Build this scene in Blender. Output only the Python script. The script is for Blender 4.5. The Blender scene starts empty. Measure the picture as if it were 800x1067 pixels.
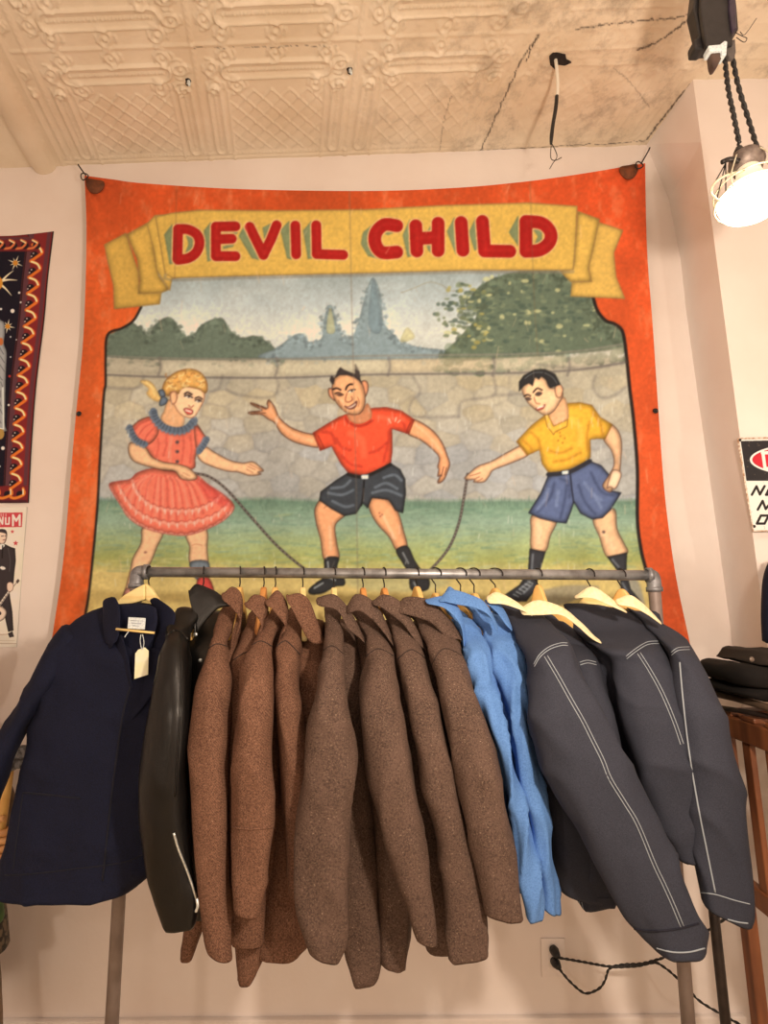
LAMP_E = 9.0
EXPO = 0.18
LAMPS = [((.45,.2,1.84),56,.04), ((-.95,-.45,1.62),17,.05), ((1.3,-.55,1.62),17,.05), ((0.1,-1.8,1.6),8,.10)]
import bpy, bmesh, math, random
import numpy as np
from mathutils import Vector, Matrix, noise as mnoise
random.seed(4); RNG = np.random.default_rng(7)
SC = bpy.context.scene; COL = SC.collection
W, H, F = 800.0, 1067.0, 560.0
CAM = Vector((0, 0, 1.57))
PITCH, YAW, ROLL = math.radians(9.5), math.radians(0.8), math.radians(1.0)
ROT = Matrix.Rotation(YAW, 3, 'Z') @ Matrix.Rotation(math.pi/2 + PITCH, 3, 'X') @ Matrix.Rotation(-ROLL, 3, 'Z')
cd = bpy.data.cameras.new('camera'); cam = bpy.data.objects.new('camera', cd); COL.objects.link(cam)
cd.sensor_fit = 'VERTICAL'; cd.sensor_height = 36; cd.lens = F / H * 36; cd.clip_start = .02
M4 = ROT.to_4x4(); M4.translation = CAM; cam.matrix_world = M4
SC.camera = cam
def ray(px, py):
    return ROT @ Vector(((px - W/2)/F, -(py - H/2)/F, -1))
def at(px, py, y):
    d = ray(px, py); return CAM + d * ((y - CAM.y)/d.y)
def pxm(y):                       # pixels per metre near the horizon
    return F / y
WALL_Y, RAIL_Y = 1.85, 1.42
# ------------------------------------------------------------------ colour
ILL = np.array((0.93, 0.70, 0.545))
def lin(c):
    c = np.asarray(c, float)/255.0
    return np.where(c <= .04045, c/12.92, ((c + .055)/1.055)**2.4)
def alb(c, k=1.0):
    return np.clip(lin(c)/ILL*k, 0.0015, .9)
def rgba(c, k=1.0):
    a = alb(c, k); return (float(a[0]), float(a[1]), float(a[2]), 1)
# ------------------------------------------------------------------ materials
def new_mat(name):
    m = bpy.data.materials.new(name); m.use_nodes = True
    return m, m.node_tree.nodes, m.node_tree.links, m.node_tree.nodes['Principled BSDF']
def N(nodes, kind, **kw):
    n = nodes.new(kind)
    for k, v in kw.items():
        if k in n.inputs: n.inputs[k].default_value = v
        else: setattr(n, k, v)
    return n
def mat(name, c1, c2=None, rough=.6, scale=30, detail=4, bump=0, bscale=None, metal=0, stretch=(1,1,1), lo=.35, hi=.65, spec=.5, sheen=0, bdist=.002):
    m, n, l, b = new_mat(name)
    b.inputs['Roughness'].default_value = rough; b.inputs['Metallic'].default_value = metal
    b.inputs['Specular IOR Level'].default_value = spec
    if sheen:
        b.inputs['Sheen Weight'].default_value = sheen; b.inputs['Sheen Roughness'].default_value = .6
    tc = N(n, 'ShaderNodeTexCoord'); mp = N(n, 'ShaderNodeMapping'); mp.inputs['Scale'].default_value = stretch
    l.new(tc.outputs['Object'], mp.inputs['Vector'])
    if c2 is None: b.inputs['Base Color'].default_value = rgba(c1)
    else:
        nz = N(n, 'ShaderNodeTexNoise', Scale=scale, Detail=detail); l.new(mp.outputs[0], nz.inputs['Vector'])
        r = N(n, 'ShaderNodeValToRGB'); r.color_ramp.elements[0].position = lo; r.color_ramp.elements[1].position = hi
        r.color_ramp.elements[0].color = rgba(c1); r.color_ramp.elements[1].color = rgba(c2)
        l.new(nz.outputs['Fac'], r.inputs[0]); l.new(r.outputs[0], b.inputs['Base Color'])
    if bump:
        nb = N(n, 'ShaderNodeTexNoise', Scale=bscale or scale, Detail=5); l.new(mp.outputs[0], nb.inputs['Vector'])
        bp = N(n, 'ShaderNodeBump', Strength=bump, Distance=bdist); l.new(nb.outputs['Fac'], bp.inputs['Height']); l.new(bp.outputs[0], b.inputs['Normal'])
    return m
def fabric(name, base, dark, fleck=None, weave=900, angle=.8, wmix=.35, rough=.9, fl=(.66,.72), flscale=210, bump=.5, sheen=.0, slub=14, fine=320):
    """cloth with a diagonal weave, slubs and light flecks"""
    m, n, l, b = new_mat(name)
    b.inputs['Roughness'].default_value = rough; b.inputs['Specular IOR Level'].default_value = .25
    if sheen: b.inputs['Sheen Weight'].default_value = sheen; b.inputs['Sheen Roughness'].default_value = .5
    tc = N(n, 'ShaderNodeTexCoord')
    nz = N(n, 'ShaderNodeTexNoise', Scale=fine, Detail=3); l.new(tc.outputs['Object'], nz.inputs['Vector'])
    big = N(n, 'ShaderNodeTexNoise', Scale=slub, Detail=4); l.new(tc.outputs['Object'], big.inputs['Vector'])
    mp = N(n, 'ShaderNodeMapping'); mp.inputs['Rotation'].default_value = (0, angle, 0); l.new(tc.outputs['Object'], mp.inputs['Vector'])
    wv = N(n, 'ShaderNodeTexWave', Scale=weave/6.28, Distortion=2.5, Detail=2); wv.inputs['Detail Scale'].default_value = 3; l.new(mp.outputs[0], wv.inputs['Vector'])
    mx = N(n, 'ShaderNodeMath', operation='MULTIPLY_ADD'); l.new(wv.outputs['Fac'], mx.inputs[0]); mx.inputs[1].default_value = wmix; l.new(nz.outputs['Fac'], mx.inputs[2])
    m2 = N(n, 'ShaderNodeMath', operation='MULTIPLY_ADD'); l.new(big.outputs['Fac'], m2.inputs[0]); m2.inputs[1].default_value = .3; l.new(mx.outputs[0], m2.inputs[2])
    r = N(n, 'ShaderNodeValToRGB'); e = r.color_ramp.elements
    e[0].position = .46; e[1].position = .92; e[0].color = rgba(dark); e[1].color = rgba(base)
    l.new(m2.outputs[0], r.inputs[0]); out = r.outputs[0]
    if fleck:
        f = N(n, 'ShaderNodeTexNoise', Scale=flscale, Detail=1); l.new(tc.outputs['Object'], f.inputs['Vector'])
        fr = N(n, 'ShaderNodeValToRGB'); fr.color_ramp.elements[0].position = fl[0]; fr.color_ramp.elements[1].position = fl[1]
        l.new(f.outputs['Fac'], fr.inputs[0])
        mi = N(n, 'ShaderNodeMixRGB'); l.new(fr.outputs[0], mi.inputs[0]); l.new(out, mi.inputs[1]); mi.inputs[2].default_value = rgba(fleck); out = mi.outputs[0]
    l.new(out, b.inputs['Base Color'])
    bp = N(n, 'ShaderNodeBump', Strength=bump, Distance=.0015); l.new(mx.outputs[0], bp.inputs['Height']); l.new(bp.outputs[0], b.inputs['Normal'])
    return m
def vcol_mat(name, rough=.85, bump=.25, bscale=400):
    m, n, l, b = new_mat(name)
    a = N(n, 'ShaderNodeAttribute', attribute_name='paint'); l.new(a.outputs['Color'], b.inputs['Base Color'])
    b.inputs['Roughness'].default_value = rough; b.inputs['Specular IOR Level'].default_value = .3
    tc = N(n, 'ShaderNodeTexCoord'); nb = N(n, 'ShaderNodeTexNoise', Scale=bscale, Detail=2); l.new(tc.outputs['Object'], nb.inputs['Vector'])
    bp = N(n, 'ShaderNodeBump', Strength=bump, Distance=.001); l.new(nb.outputs['Fac'], bp.inputs['Height']); l.new(bp.outputs[0], b.inputs['Normal'])
    return m
# ------------------------------------------------------------------ scene objects
def thing(name, label, cat, loc=(0,0,0), group=None):
    o = bpy.data.objects.new(name, None); o.location = loc; o.empty_display_size = .05; COL.objects.link(o)
    o['label'] = label; o['category'] = cat
    if group: o['group'] = group
    return o
def tag(o, label, cat, group=None):
    o['label'] = label; o['category'] = cat
    if group: o['group'] = group
    return o
def top_of(o):
    v = Vector(o.location)
    while o.parent: o = o.parent; v += o.location
    return v
def mesh(name, V, Fc, m, parent=None, smooth=True, origin=None):
    """world-space vertices -> one mesh object (parented without moving)"""
    if parent is not None: off = top_of(parent); loc = (0,0,0)
    else: off = Vector(origin) if origin is not None else Vector((0,0,0)); loc = off
    me = bpy.data.meshes.new(name)
    me.from_pydata([tuple(Vector(v) - off) for v in V], [], Fc); me.validate()
    if smooth: me.polygons.foreach_set('use_smooth', [True]*len(me.polygons))
    o = bpy.data.objects.new(name, me); COL.objects.link(o); o.location = loc
    if parent is not None: o.parent = parent
    me.materials.append(m); return o
def fixn(o):
    b = bmesh.new(); b.from_mesh(o.data); bmesh.ops.recalc_face_normals(b, faces=b.faces[:]); b.to_mesh(o.data); b.free(); return o
def struct(o):
    o['kind'] = 'structure'; return o
# ------------------------------------------------------------------ geometry
def cat(pts, n, closed=False):
    """Catmull-Rom through points (any dimension)"""
    P = np.asarray([tuple(p) for p in pts], float); k = len(P)
    if k < 3 and not closed:
        t = np.linspace(0, 1, n+1)[:, None]; return P[0]*(1-t) + P[-1]*t
    out = []
    segs = k if closed else k-1
    for i in range(segs):
        if closed: a, b, c, d = P[(i-1) % k], P[i], P[(i+1) % k], P[(i+2) % k]
        else: a, b, c, d = P[max(i-1,0)], P[i], P[i+1], P[min(i+2,k-1)]
        for j in range(n):
            t = j/n
            out.append(.5*((2*b) + (c-a)*t + (2*a-5*b+4*c-d)*t*t + (3*b-a-3*c+d)*t**3))
    if not closed: out.append(P[-1])
    return np.array(out)
def resample(pts, n):
    P = np.asarray(pts, float); d = np.r_[0, np.cumsum(np.linalg.norm(np.diff(P, axis=0), axis=1))]
    s = np.linspace(0, d[-1], n); return np.stack([np.interp(s, d, P[:, i]) for i in range(P.shape[1])], 1)
def tube_geo(pts, r, seg=8, smooth_n=0, cap=True):
    P = [Vector(p) for p in (cat(pts, smooth_n) if smooth_n else pts)]; k = len(P)
    R = r if hasattr(r, '__len__') else [r]*k
    if len(R) != k: R = np.interp(np.linspace(0,1,k), np.linspace(0,1,len(R)), R)
    V, Fc = [], []
    up = None
    for i in range(k):
        t = (P[min(i+1,k-1)] - P[max(i-1,0)]).normalized()
        if up is None:
            up = Vector((0,0,1)) if abs(t.z) < .9 else Vector((1,0,0))
        s = t.cross(up).normalized(); up = s.cross(t).normalized()
        for j in range(seg):
            a = 2*math.pi*j/seg; V.append(P[i] + (s*math.cos(a) + up*math.sin(a))*float(R[i]))
    for i in range(k-1):
        for j in range(seg):
            Fc.append((i*seg+j, i*seg+(j+1)%seg, (i+1)*seg+(j+1)%seg, (i+1)*seg+j))
    if cap:
        Fc.append(tuple(range(seg))[::-1]); Fc.append(tuple((k-1)*seg+j for j in range(seg)))
    return V, Fc
def tube(name, pts, r, m, parent=None, seg=8, smooth_n=0):
    V, Fc = tube_geo(pts, r, seg, smooth_n); return fixn(mesh(name, V, Fc, m, parent, origin=V[0]))
def join(*geos):
    V, Fc = [], []
    for v, f in geos:
        o = len(V); V += list(v); Fc += [tuple(i+o for i in q) for q in f]
    return V, Fc
def box_geo(c, s, R=None):
    c = Vector(c); V = []
    for x in (-1,1):
        for y in (-1,1):
            for z in (-1,1):
                v = Vector((x*s[0]/2, y*s[1]/2, z*s[2]/2)); V.append(c + (R @ v if R else v))
    return V, [(0,1,3,2),(4,6,7,5),(0,4,5,1),(2,3,7,6),(0,2,6,4),(1,5,7,3)]
def bevel(o, w, seg=2):
    b = bmesh.new(); b.from_mesh(o.data); bmesh.ops.recalc_face_normals(b, faces=b.faces[:])
    es = [e for e in b.edges if len(e.link_faces) == 2 and e.calc_face_angle(0) > .5]
    bmesh.ops.bevel(b, geom=es, offset=w, segments=seg, affect='EDGES', profile=.5); b.to_mesh(o.data); b.free(); return o
def box(name, c, s, m, parent=None, bev=.003, R=None):
    V, Fc = box_geo(c, s, R); o = mesh(name, V, Fc, m, parent, smooth=False, origin=c); return bevel(o, bev) if bev else o
def plate_geo(pts, nvec):
    """solid plate: polygon of 3D points extruded along nvec"""
    n = len(pts); V = [Vector(p) for p in pts] + [Vector(p) + Vector(nvec) for p in pts]
    return V, [tuple(range(n)), tuple(range(2*n-1, n-1, -1))] + [(i, (i+1)%n, (i+1)%n+n, i+n) for i in range(n)]
def lathe_geo(prof, c, axis=Vector((0,0,1)), seg=24):
    axis = Vector(axis).normalized(); s = axis.orthogonal().normalized(); u = axis.cross(s); c = Vector(c)
    V = []; k = len(prof)
    for r, z in prof:
        for j in range(seg):
            a = 2*math.pi*j/seg; V.append(c + axis*z + (s*math.cos(a)+u*math.sin(a))*r)
    Fc = [(i*seg+j, i*seg+(j+1)%seg, (i+1)*seg+(j+1)%seg, (i+1)*seg+j) for i in range(k-1) for j in range(seg)]
    Fc += [tuple(range(seg))[::-1], tuple((k-1)*seg+j for j in range(seg))]
    return V, Fc
def fbm(p, s, seed=0.0):
    q = Vector((p[0]*s[0]+seed, p[1]*s[1]+seed*.7, p[2]*s[2]-seed*.3)); return mnoise.fractal(q, 1.0, 2.0, 3)
def ring_loft(rings, seg=28, sub=4, power=2.0, wr=0.0, wscale=(9,9,3), seed=0.0, open_end=False, open_start=False, lip=.025, fold=0.0, fscale=(16,16,7)):
    """rings: (A, B, minor vector) - ellipses with AB as major axis; wrinkled by noise"""
    dat = np.array([list(a)+list(b)+list(n) for a, b, n in rings], float)
    D = cat(dat, sub) if len(dat) > 2 else cat(dat, sub)
    rows = [r for r in D]
    L = []
    for r in rows:
        L.append((Vector(r[0:3]), Vector(r[3:6]), Vector(r[6:9])))
    def shr(q, f, up):
        a, b, n = q; c = (a+b)/2; return (c+(a-c)*f+up, c+(b-c)*f+up, n*f)
    def ends(q, q2, opn):
        d = (((q[0]+q[1])/2) - ((q2[0]+q2[1])/2)).normalized()
        if opn: return [shr(q, .93, d*.004), shr(q, .86, d*.001), shr(q, .82, -d*lip)]
        return [shr(q, .85, d*.006), shr(q, .45, d*.010)]
    L = ends(L[0], L[1], open_start)[::-1] + L + ends(L[-1], L[-2], open_end)
    V = []; k = len(L)
    for i, (a, b, n) in enumerate(L):
        c = (a+b)/2; h = (b-a)/2
        for j in range(seg):
            t = 2*math.pi*j/seg; ct, st = math.cos(t), math.sin(t)
            e = 2.0/power
            x = math.copysign(abs(ct)**e, ct); y = math.copysign(abs(st)**e, st)
            p = c + h*x + n*y
            if wr or fold:
                nv = (h.normalized()*ct + n.normalized()*st)
                q_ = Vector((p.x*fscale[0]+seed, p.y*fscale[1], p.z*fscale[2]+p.x*fscale[2]*.8))
                rd = (1-abs(mnoise.noise(q_)))**4 - .3 if fold else 0
                p = p + nv*(wr*fbm(p, wscale, seed) + fold*rd)
            V.append(p)
    Fc = [(i*seg+j, i*seg+(j+1)%seg, (i+1)*seg+(j+1)%seg, (i+1)*seg+j) for i in range(k-1) for j in range(seg)]
    Fc += [tuple(range(seg))[::-1], tuple((k-1)*seg+j for j in range(seg))]
    return V, Fc
def interp(tab, x):
    return float(np.interp(x, [t[0] for t in tab], [t[1] for t in tab]))
# ------------------------------------------------------------------ painted panels (numpy brush strokes -> vertex colours of a fine grid)
def boxblur(a, r):
    r = int(max(1, r))
    for ax in (0, 1):
        p = np.pad(a, [(r+1, r) if i == ax else (0, 0) for i in range(a.ndim)], mode='edge')
        c = np.cumsum(p, axis=ax); n = a.shape[ax]
        hi = np.take(c, np.arange(2*r+1, 2*r+1+n), axis=ax); lo = np.take(c, np.arange(0, n), axis=ax)
        a = (hi-lo)/(2*r+1)
    return a
def Z(x0, y0, s):
    return lambda *pts: [(x0+x*s, y0+y*s) for x, y in pts]
class Cv:
    def __init__(self, x0, y0, x1, y1, s=2, base=(128,128,128)):
        self.x0, self.y0, self.s = x0, y0, s
        self.w, self.h = int((x1-x0)*s), int((y1-y0)*s)
        self.a = np.zeros((self.h, self.w, 3)) + np.array(base, float)
        self.X = x0 + (np.arange(self.w)+.5)/s; self.Y = y0 + (np.arange(self.h)+.5)/s
    def noise(self, cell, oct=3, stretch=1.0, seed=0):
        rng = np.random.default_rng(seed); out = np.zeros((self.h, self.w)); amp = 1; tot = 0
        for o in range(oct):
            cx, cy = cell/2**o, cell*stretch/2**o
            gx = (self.X-self.x0)/cx; gy = (self.Y-self.y0)/cy
            g = rng.random((int(gy[-1])+3, int(gx[-1])+3))
            ix, iy = gx.astype(int), gy.astype(int); fx, fy = gx-ix, gy-iy
            fx = fx*fx*(3-2*fx); fy = fy*fy*(3-2*fy); fx = fx[None]; fy = fy[:, None]
            v = g[np.ix_(iy, ix)]*(1-fx)*(1-fy)+g[np.ix_(iy, ix+1)]*fx*(1-fy)+g[np.ix_(iy+1, ix)]*(1-fx)*fy+g[np.ix_(iy+1, ix+1)]*fx*fy
            out += v*amp; tot += amp; amp *= .55
        return out/tot
    def bb(self, P, pad):
        P = np.asarray(P); x0 = max(0, int((P[:,0].min()-pad-self.x0)*self.s)); x1 = min(self.w, int((P[:,0].max()+pad-self.x0)*self.s)+2)
        y0 = max(0, int((P[:,1].min()-pad-self.y0)*self.s)); y1 = min(self.h, int((P[:,1].max()+pad-self.y0)*self.s)+2)
        return x0, x1, y0, y1
    def mask(self, pts, sm=True, pad=6):
        P = cat(pts, 5, True) if sm else np.asarray(pts, float)
        x0, x1, y0, y1 = self.bb(P, pad)
        if x1 <= x0 or y1 <= y0: return None
        X = self.X[x0:x1][None]; Y = self.Y[y0:y1][:, None]
        m = np.zeros((y1-y0, x1-x0), bool); k = len(P)
        for i in range(k):
            ax, ay = P[i]; bx, by = P[(i+1)%k]
            if ay == by: continue
            c = ((ay > Y) != (by > Y)) & (X < (bx-ax)*(Y-ay)/(by-ay)+ax); m ^= c
        return m.astype(float), (slice(y0, y1), slice(x0, x1))
    def put(self, m, sl, col, alpha=1):
        m = (m*alpha)[..., None]; self.a[sl] = self.a[sl]*(1-m) + np.asarray(col, float)*m
    def poly(self, pts, col, sm=True, edge=.62, hi=1.12, r=4, line=None, lw=.8, alpha=1, soft=0):
        q = self.mask(pts, sm)
        if q is None: return
        m, sl = q
        if soft: m = boxblur(boxblur(m, soft*self.s), soft*self.s)
        B = boxblur(boxblur(m, r*self.s*.6), r*self.s*.6)
        if edge < .8 and not soft: edge -= .13
        f = np.clip((B-.45)/.55, 0, 1); f = edge+(hi-edge)*f
        c = np.clip(np.asarray(col, float)[None, None]*f[..., None], 0, 255)
        self.put(boxblur(m, 1) if not soft else m, sl, c, alpha)
        if line is not None:
            P = list(cat(pts, 5, True)) if sm else list(pts)
            self.stroke(P+[P[0]], lw, line, .75, sm=False)
    def stroke(self, pts, w, col, alpha=1, soft=.5, sm=True, taper=False):
        P = cat(pts, 6) if (sm and len(pts) > 2) else np.asarray(pts, float)
        x0, x1, y0, y1 = self.bb(P, w+2)
        if x1 <= x0 or y1 <= y0: return
        X = self.X[x0:x1][None]; Y = self.Y[y0:y1][:, None]; best = np.full((y1-y0, x1-x0), -9.0); k = len(P)-1
        for i in range(k):
            ax, ay = P[i]; bx, by = P[i+1]; dx, dy = bx-ax, by-ay; L = dx*dx+dy*dy+1e-9
            t = np.clip(((X-ax)*dx+(Y-ay)*dy)/L, 0, 1); d = np.hypot(X-ax-t*dx, Y-ay-t*dy)
            ww = w/2*(1-(i+t)/k*.85) if taper else w/2
            best = np.maximum(best, ww-d)
        self.put(np.clip(best/soft+.5, 0, 1), (slice(y0, y1), slice(x0, x1)), col, alpha)
    def dot(self, x, y, rx, ry, col, alpha=1, sm=.6):
        t = np.linspace(0, 2*math.pi, 14, endpoint=False); self.poly([(x+rx*math.cos(a), y+ry*math.sin(a)) for a in t], col, False, 1, 1, 1, alpha=alpha)
    def sample(self, px, py):
        A = boxblur(self.a, 1) if self.s > 1.5 else self.a
        u = np.clip((px-self.x0)*self.s-.5, 0, self.w-1.001); v = np.clip((py-self.y0)*self.s-.5, 0, self.h-1.001)
        i, j = u.astype(int), v.astype(int); f, g = (u-i)[:, None], (v-j)[:, None]
        return A[j,i]*(1-f)*(1-g)+A[j,i+1]*f*(1-g)+A[j+1,i]*(1-f)*g+A[j+1,i+1]*f*g
def coons(top, bot, left, right, nx, ny):
    T, B = resample(cat(top, 8), nx), resample(cat(bot, 8), nx); Lf, Rt = resample(cat(left, 8), ny), resample(cat(right, 8), ny)
    s = np.linspace(0,1,nx)[None,:,None]; t = np.linspace(0,1,ny)[:,None,None]
    P = (1-t)*T[None]+t*B[None]+(1-s)*Lf[:,None]+s*Rt[:,None]-((1-s)*(1-t)*T[0]+s*(1-t)*T[-1]+(1-s)*t*B[0]+s*t*B[-1])
    return P, s[...,0], t[...,0]
def painted_sheet(name, P, depth, cv, m, parent=None, thick=.0015, gain=None):
    """P ny*nx*2 pixel grid, depth ny*nx (world y); colours sampled from the canvas cv; a thin solid sheet"""
    ny, nx = P.shape[:2]; px, py = P[...,0].ravel(), P[...,1].ravel()
    R = np.array(ROT); d = np.stack([(px-W/2)/F, -(py-H/2)/F, -np.ones_like(px)], 1) @ R.T
    dep = np.asarray(depth).ravel(); V = np.array(CAM)+d*((dep-CAM.y)/d[:,1])[:,None]
    n = nx*ny; V = np.vstack([V, V+np.array((0, thick, 0))])
    i = (np.arange(ny-1)[:,None]*nx+np.arange(nx-1)[None]).ravel(); q = np.stack([i, i+1, i+nx+1, i+nx], 1)
    bd = np.r_[np.arange(nx), np.arange(1,ny)*nx+nx-1, (ny-1)*nx+np.arange(nx-2,-1,-1), np.arange(ny-2,0,-1)*nx]
    b2 = np.roll(bd, -1); side = np.stack([b2, bd, bd+n, b2+n], 1)
    Fc = np.vstack([q[:, ::-1], q+n, side])
    org = np.array(top_of(parent)) if parent is not None else V[n//2].copy()
    me = bpy.data.meshes.new(name); me.vertices.add(len(V)); me.vertices.foreach_set('co', (V-org).ravel())
    me.loops.add(Fc.size); me.loops.foreach_set('vertex_index', Fc.ravel()); me.polygons.add(len(Fc))
    me.polygons.foreach_set('loop_start', np.arange(len(Fc))*4); me.polygons.foreach_set('loop_total', np.full(len(Fc), 4))
    me.update(calc_edges=True); me.polygons.foreach_set('use_smooth', np.ones(len(Fc), bool))
    c = alb(cv.sample(px, py))
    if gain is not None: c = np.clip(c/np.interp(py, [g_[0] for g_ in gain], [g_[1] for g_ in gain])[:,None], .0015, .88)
    c = np.vstack([c, np.tile(alb((190,175,150)), (n,1))]); c = np.hstack([c, np.ones((2*n,1))])
    at_ = me.color_attributes.new('paint', 'FLOAT_COLOR', 'POINT'); at_.data.foreach_set('color', c.ravel())
    me.materials.append(m); o = bpy.data.objects.new(name, me); COL.objects.link(o)
    if parent is not None: o.parent = parent
    else: o.location = org
    return o
# ------------------------------------------------------------------ the show banner
def paint_banner():
    c = Cv(44, 160, 740, 750, 2, (214,80,32))
    n1 = c.noise(40, 4, 1.5, 1)[..., None]; n2 = c.noise(7, 3, 2.0, 2)[..., None]
    X, Y = np.meshgrid(c.X, c.Y); X3, Y3 = X[..., None], Y[..., None]
    # orange border, redder at the top and right, rubbed lighter in patches
    tR = np.clip((X3-400)/300, 0, 1); tT = np.clip((330-Y3)/150, 0, 1)
    col = np.array((221,90,36))*(1-tT)+np.array((196,70,28))*tT
    col = col*(1-.55*tR)+np.array((224,76,36))*.55*tR
    c.a[:] = col*(.86+.26*n1)
    rub = np.clip((n2*.6+n1*.4-.56)*6, 0, 1); c.a[:] = c.a*(1-.30*rub)+np.array((235,150,105))*.30*rub
    # picture area
    inner = [(146,318),(139,334),(127,342),(112,349),(110,375),(110,400),(108,414),(104,480),(101,534),(93,615),(86,660),(78,745),(698,745),(686,670),(674,600),(668,574),(664,542),(664,490),(660,438),(656,405),(653,375),(649,347),(641,338),(631,334),(622,323),(617,300),(600,250),(160,250)]
    q, sl = c.mask(inner, False); q = boxblur(q, 1); border = c.a.copy()
    P = np.zeros_like(c.a)
    def grad(stops, v):
        return np.stack([np.interp(v, [s[0] for s in stops], [s[1][k] for s in stops]) for k in range(3)], -1)
    wob = (c.noise(60, 3, .6, 3)-.5)
    P[:] = grad([(285,(150,155,150)),(315,(178,180,174)),(345,(216,208,192)),(372,(190,185,172)),(374,(176,160,134)),(420,(186,168,140)),(470,(176,164,150)),(518,(172,162,150)),(523,(112,134,108)),(545,(144,160,132)),(566,(160,166,112)),(584,(164,160,88)),(598,(212,178,106)),(640,(220,182,106)),(745,(206,166,92))], Y+wob*np.where(Y > 560, 16, 5))
    P *= (.9+.2*n1)
    cl = np.clip((c.noise(50, 3, .5, 5)-.5)*3, 0, 1)[..., None]*np.clip((350-Y3)/60, 0, 1); P[:] = P*(1-.5*cl)+np.array((214,208,196))*.5*cl
    c.a[sl] = c.a[sl]*(1-q[..., None])+P[sl]*q[..., None]
    # mountain line and trees
    c.stroke([(418,305),(432,300),(447,294),(460,297),(470,303),(480,302)], 1.2, (150,140,120), .6)
    def foliage(pts, col, n=60, r=5, seed=0, alpha=.8):
        g = random.Random(seed); xs = [p[0] for p in pts]
        c.poly(pts, col, True, .85, 1.1, 4, soft=.7)
        for k in range(n):
            i = g.randrange(len(pts)); x, y = pts[i]; x2, y2 = pts[(i+1) % len(pts)]; t = g.random()
            x, y = x+(x2-x)*t+g.uniform(-r,r), y+(y2-y)*t+g.uniform(0,r*1.6); k2 = g.uniform(.72,1.35)
            c.dot(x, y, g.uniform(1,r*.6), g.uniform(1,r*.5), tuple(min(255,v*k2) for v in col), alpha*.7)
    foliage([(112,372),(112,346),(122,338),(134,334),(146,342),(156,350),(160,340),(172,331),(182,334),(190,348),(202,352),(206,342),(218,334),(232,332),(240,345),(252,352),(262,350),(272,352),(290,366),(290,374)], (92,100,84), 330, 6, 1)
    foliage([(280,374),(290,362),(305,350),(315,348),(322,356),(335,352),(338,330),(345,318),(350,334),(356,350),(366,352),(372,340),(380,310),(388,289),(396,306),(400,336),(412,350),(420,358),(440,362),(470,366),(470,374)], (122,132,132), 330, 5, 2)
    c.poly([(384,340),(388,292),(394,310),(397,345)], (104,118,122), True, .9, 1.1, 3, alpha=.6)
    c.poly([(340,345),(344,320),(349,345)], (176,164,112), True, .9, 1.1, 3, alpha=.6); c.poly([(417,356),(424,341),(432,352)], (178,160,90), True, .9, 1.1, 3, alpha=.5)
    foliage([(462,374),(480,350),(496,330),(490,312),(500,298),(520,288),(548,282),(580,283),(600,296),(612,304),(620,325),(632,336),(646,343),(650,362),(590,369),(520,374)], (88,96,76), 420, 10, 3)
    g = random.Random(9)
    for k in range(230):
        a = g.uniform(0, 6.28); rr = g.random()**.6
        x, y = 540+math.cos(a)*rr*92, 328+math.sin(a)*rr*44
        if x < 640 and y < 372:
            kk = g.random(); col = (74,86,72) if kk < .5 else (120,126,96) if kk < .85 else (196,186,130)
            c.dot(x, y, g.uniform(1.5,4.5), g.uniform(1,2.6), col, .75)
    for k in range(60):
        c.dot(g.uniform(462,510), g.uniform(296,362), g.uniform(1.5,3.6), g.uniform(1,2.2), (106,112,80) if g.random() < .6 else (168,150,80), .8)
    # rubble wall
    sx, sy = [], []
    for r_ in range(9):
        for k in range(20):
            sx.append(100+k*30+(r_ % 2)*15+g.uniform(-9,9)); sy.append(398+r_*15.5+g.uniform(-4.5,4.5))
    ys = slice(int((392-160)*2), int((523-160)*2)); XX, YY = X[ys]+8*(c.noise(25,2,1,11)[ys]-.5), Y[ys]+8*(c.noise(25,2,1,12)[ys]-.5)
    d1 = np.full(XX.shape, 1e9); d2 = d1.copy(); idx = np.zeros(XX.shape, int)
    for i,(x,y) in enumerate(zip(sx,sy)):
        d = np.hypot((XX-x)*.62, YY-y); nw = d < d1; d2 = np.where(nw, d1, np.minimum(d2, d)); d1 = np.where(nw, d, d1); idx = np.where(nw, i, idx)
    tint = np.random.default_rng(3).uniform(.95,1.05,len(sx))[idx]
    warm = np.random.default_rng(5).uniform(-1,1,len(sx))[idx]
    e = np.clip(1-(d2-d1)/4.2, 0, 1)*np.clip(.25+1.4*(c.noise(30,2,1,13)[ys]-.25), 0, 1)
    msk = np.zeros((c.h,c.w)); msk[sl] = q; msk = msk[ys]*np.clip((522-YY)/3, 0, 1)
    src = c.a[ys]; st = src*tint[...,None]+warm[...,None]*np.array((5,1,-6)); st = st*(1-.26*e[...,None])+np.array((108,98,96))*.26*e[...,None]
    c.a[ys] = src*(1-msk[...,None])+st*msk[...,None]
    # coping stones and the squared blocks under them
    ln = (112,100,92)
    cop = [(111,371),(160,373),(230,374),(300,374),(380,371),(460,370),(540,369),(600,366),(652,358)]
    c.stroke(cop, 2.2, (134,124,108), .7, 1.5); c.stroke([(x,y+19.5) for x,y in cop], 2.4, ln, .8, 1.2)
    for x in (166,288,405,514,592): c.stroke([(x,373),(x+1.5,382),(x-1,391)], 3, ln, .6, 1.8)
    for x0,x1,tc in ((168,286,(206,188,158)),(290,403,(204,186,152)),(407,512,(206,178,138)),(516,590,(204,184,150)),(594,650,(192,172,144)),(112,164,(176,160,136))):
        yb = np.interp([x0,x1],[p[0] for p in cop],[p[1] for p in cop]); c.poly([(x0,yb[0]+3),(x1,yb[1]+3),(x1,yb[1]+17),(x0,yb[0]+17)], tc, False, .85, 1.05, 5, alpha=.55, soft=1)
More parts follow.
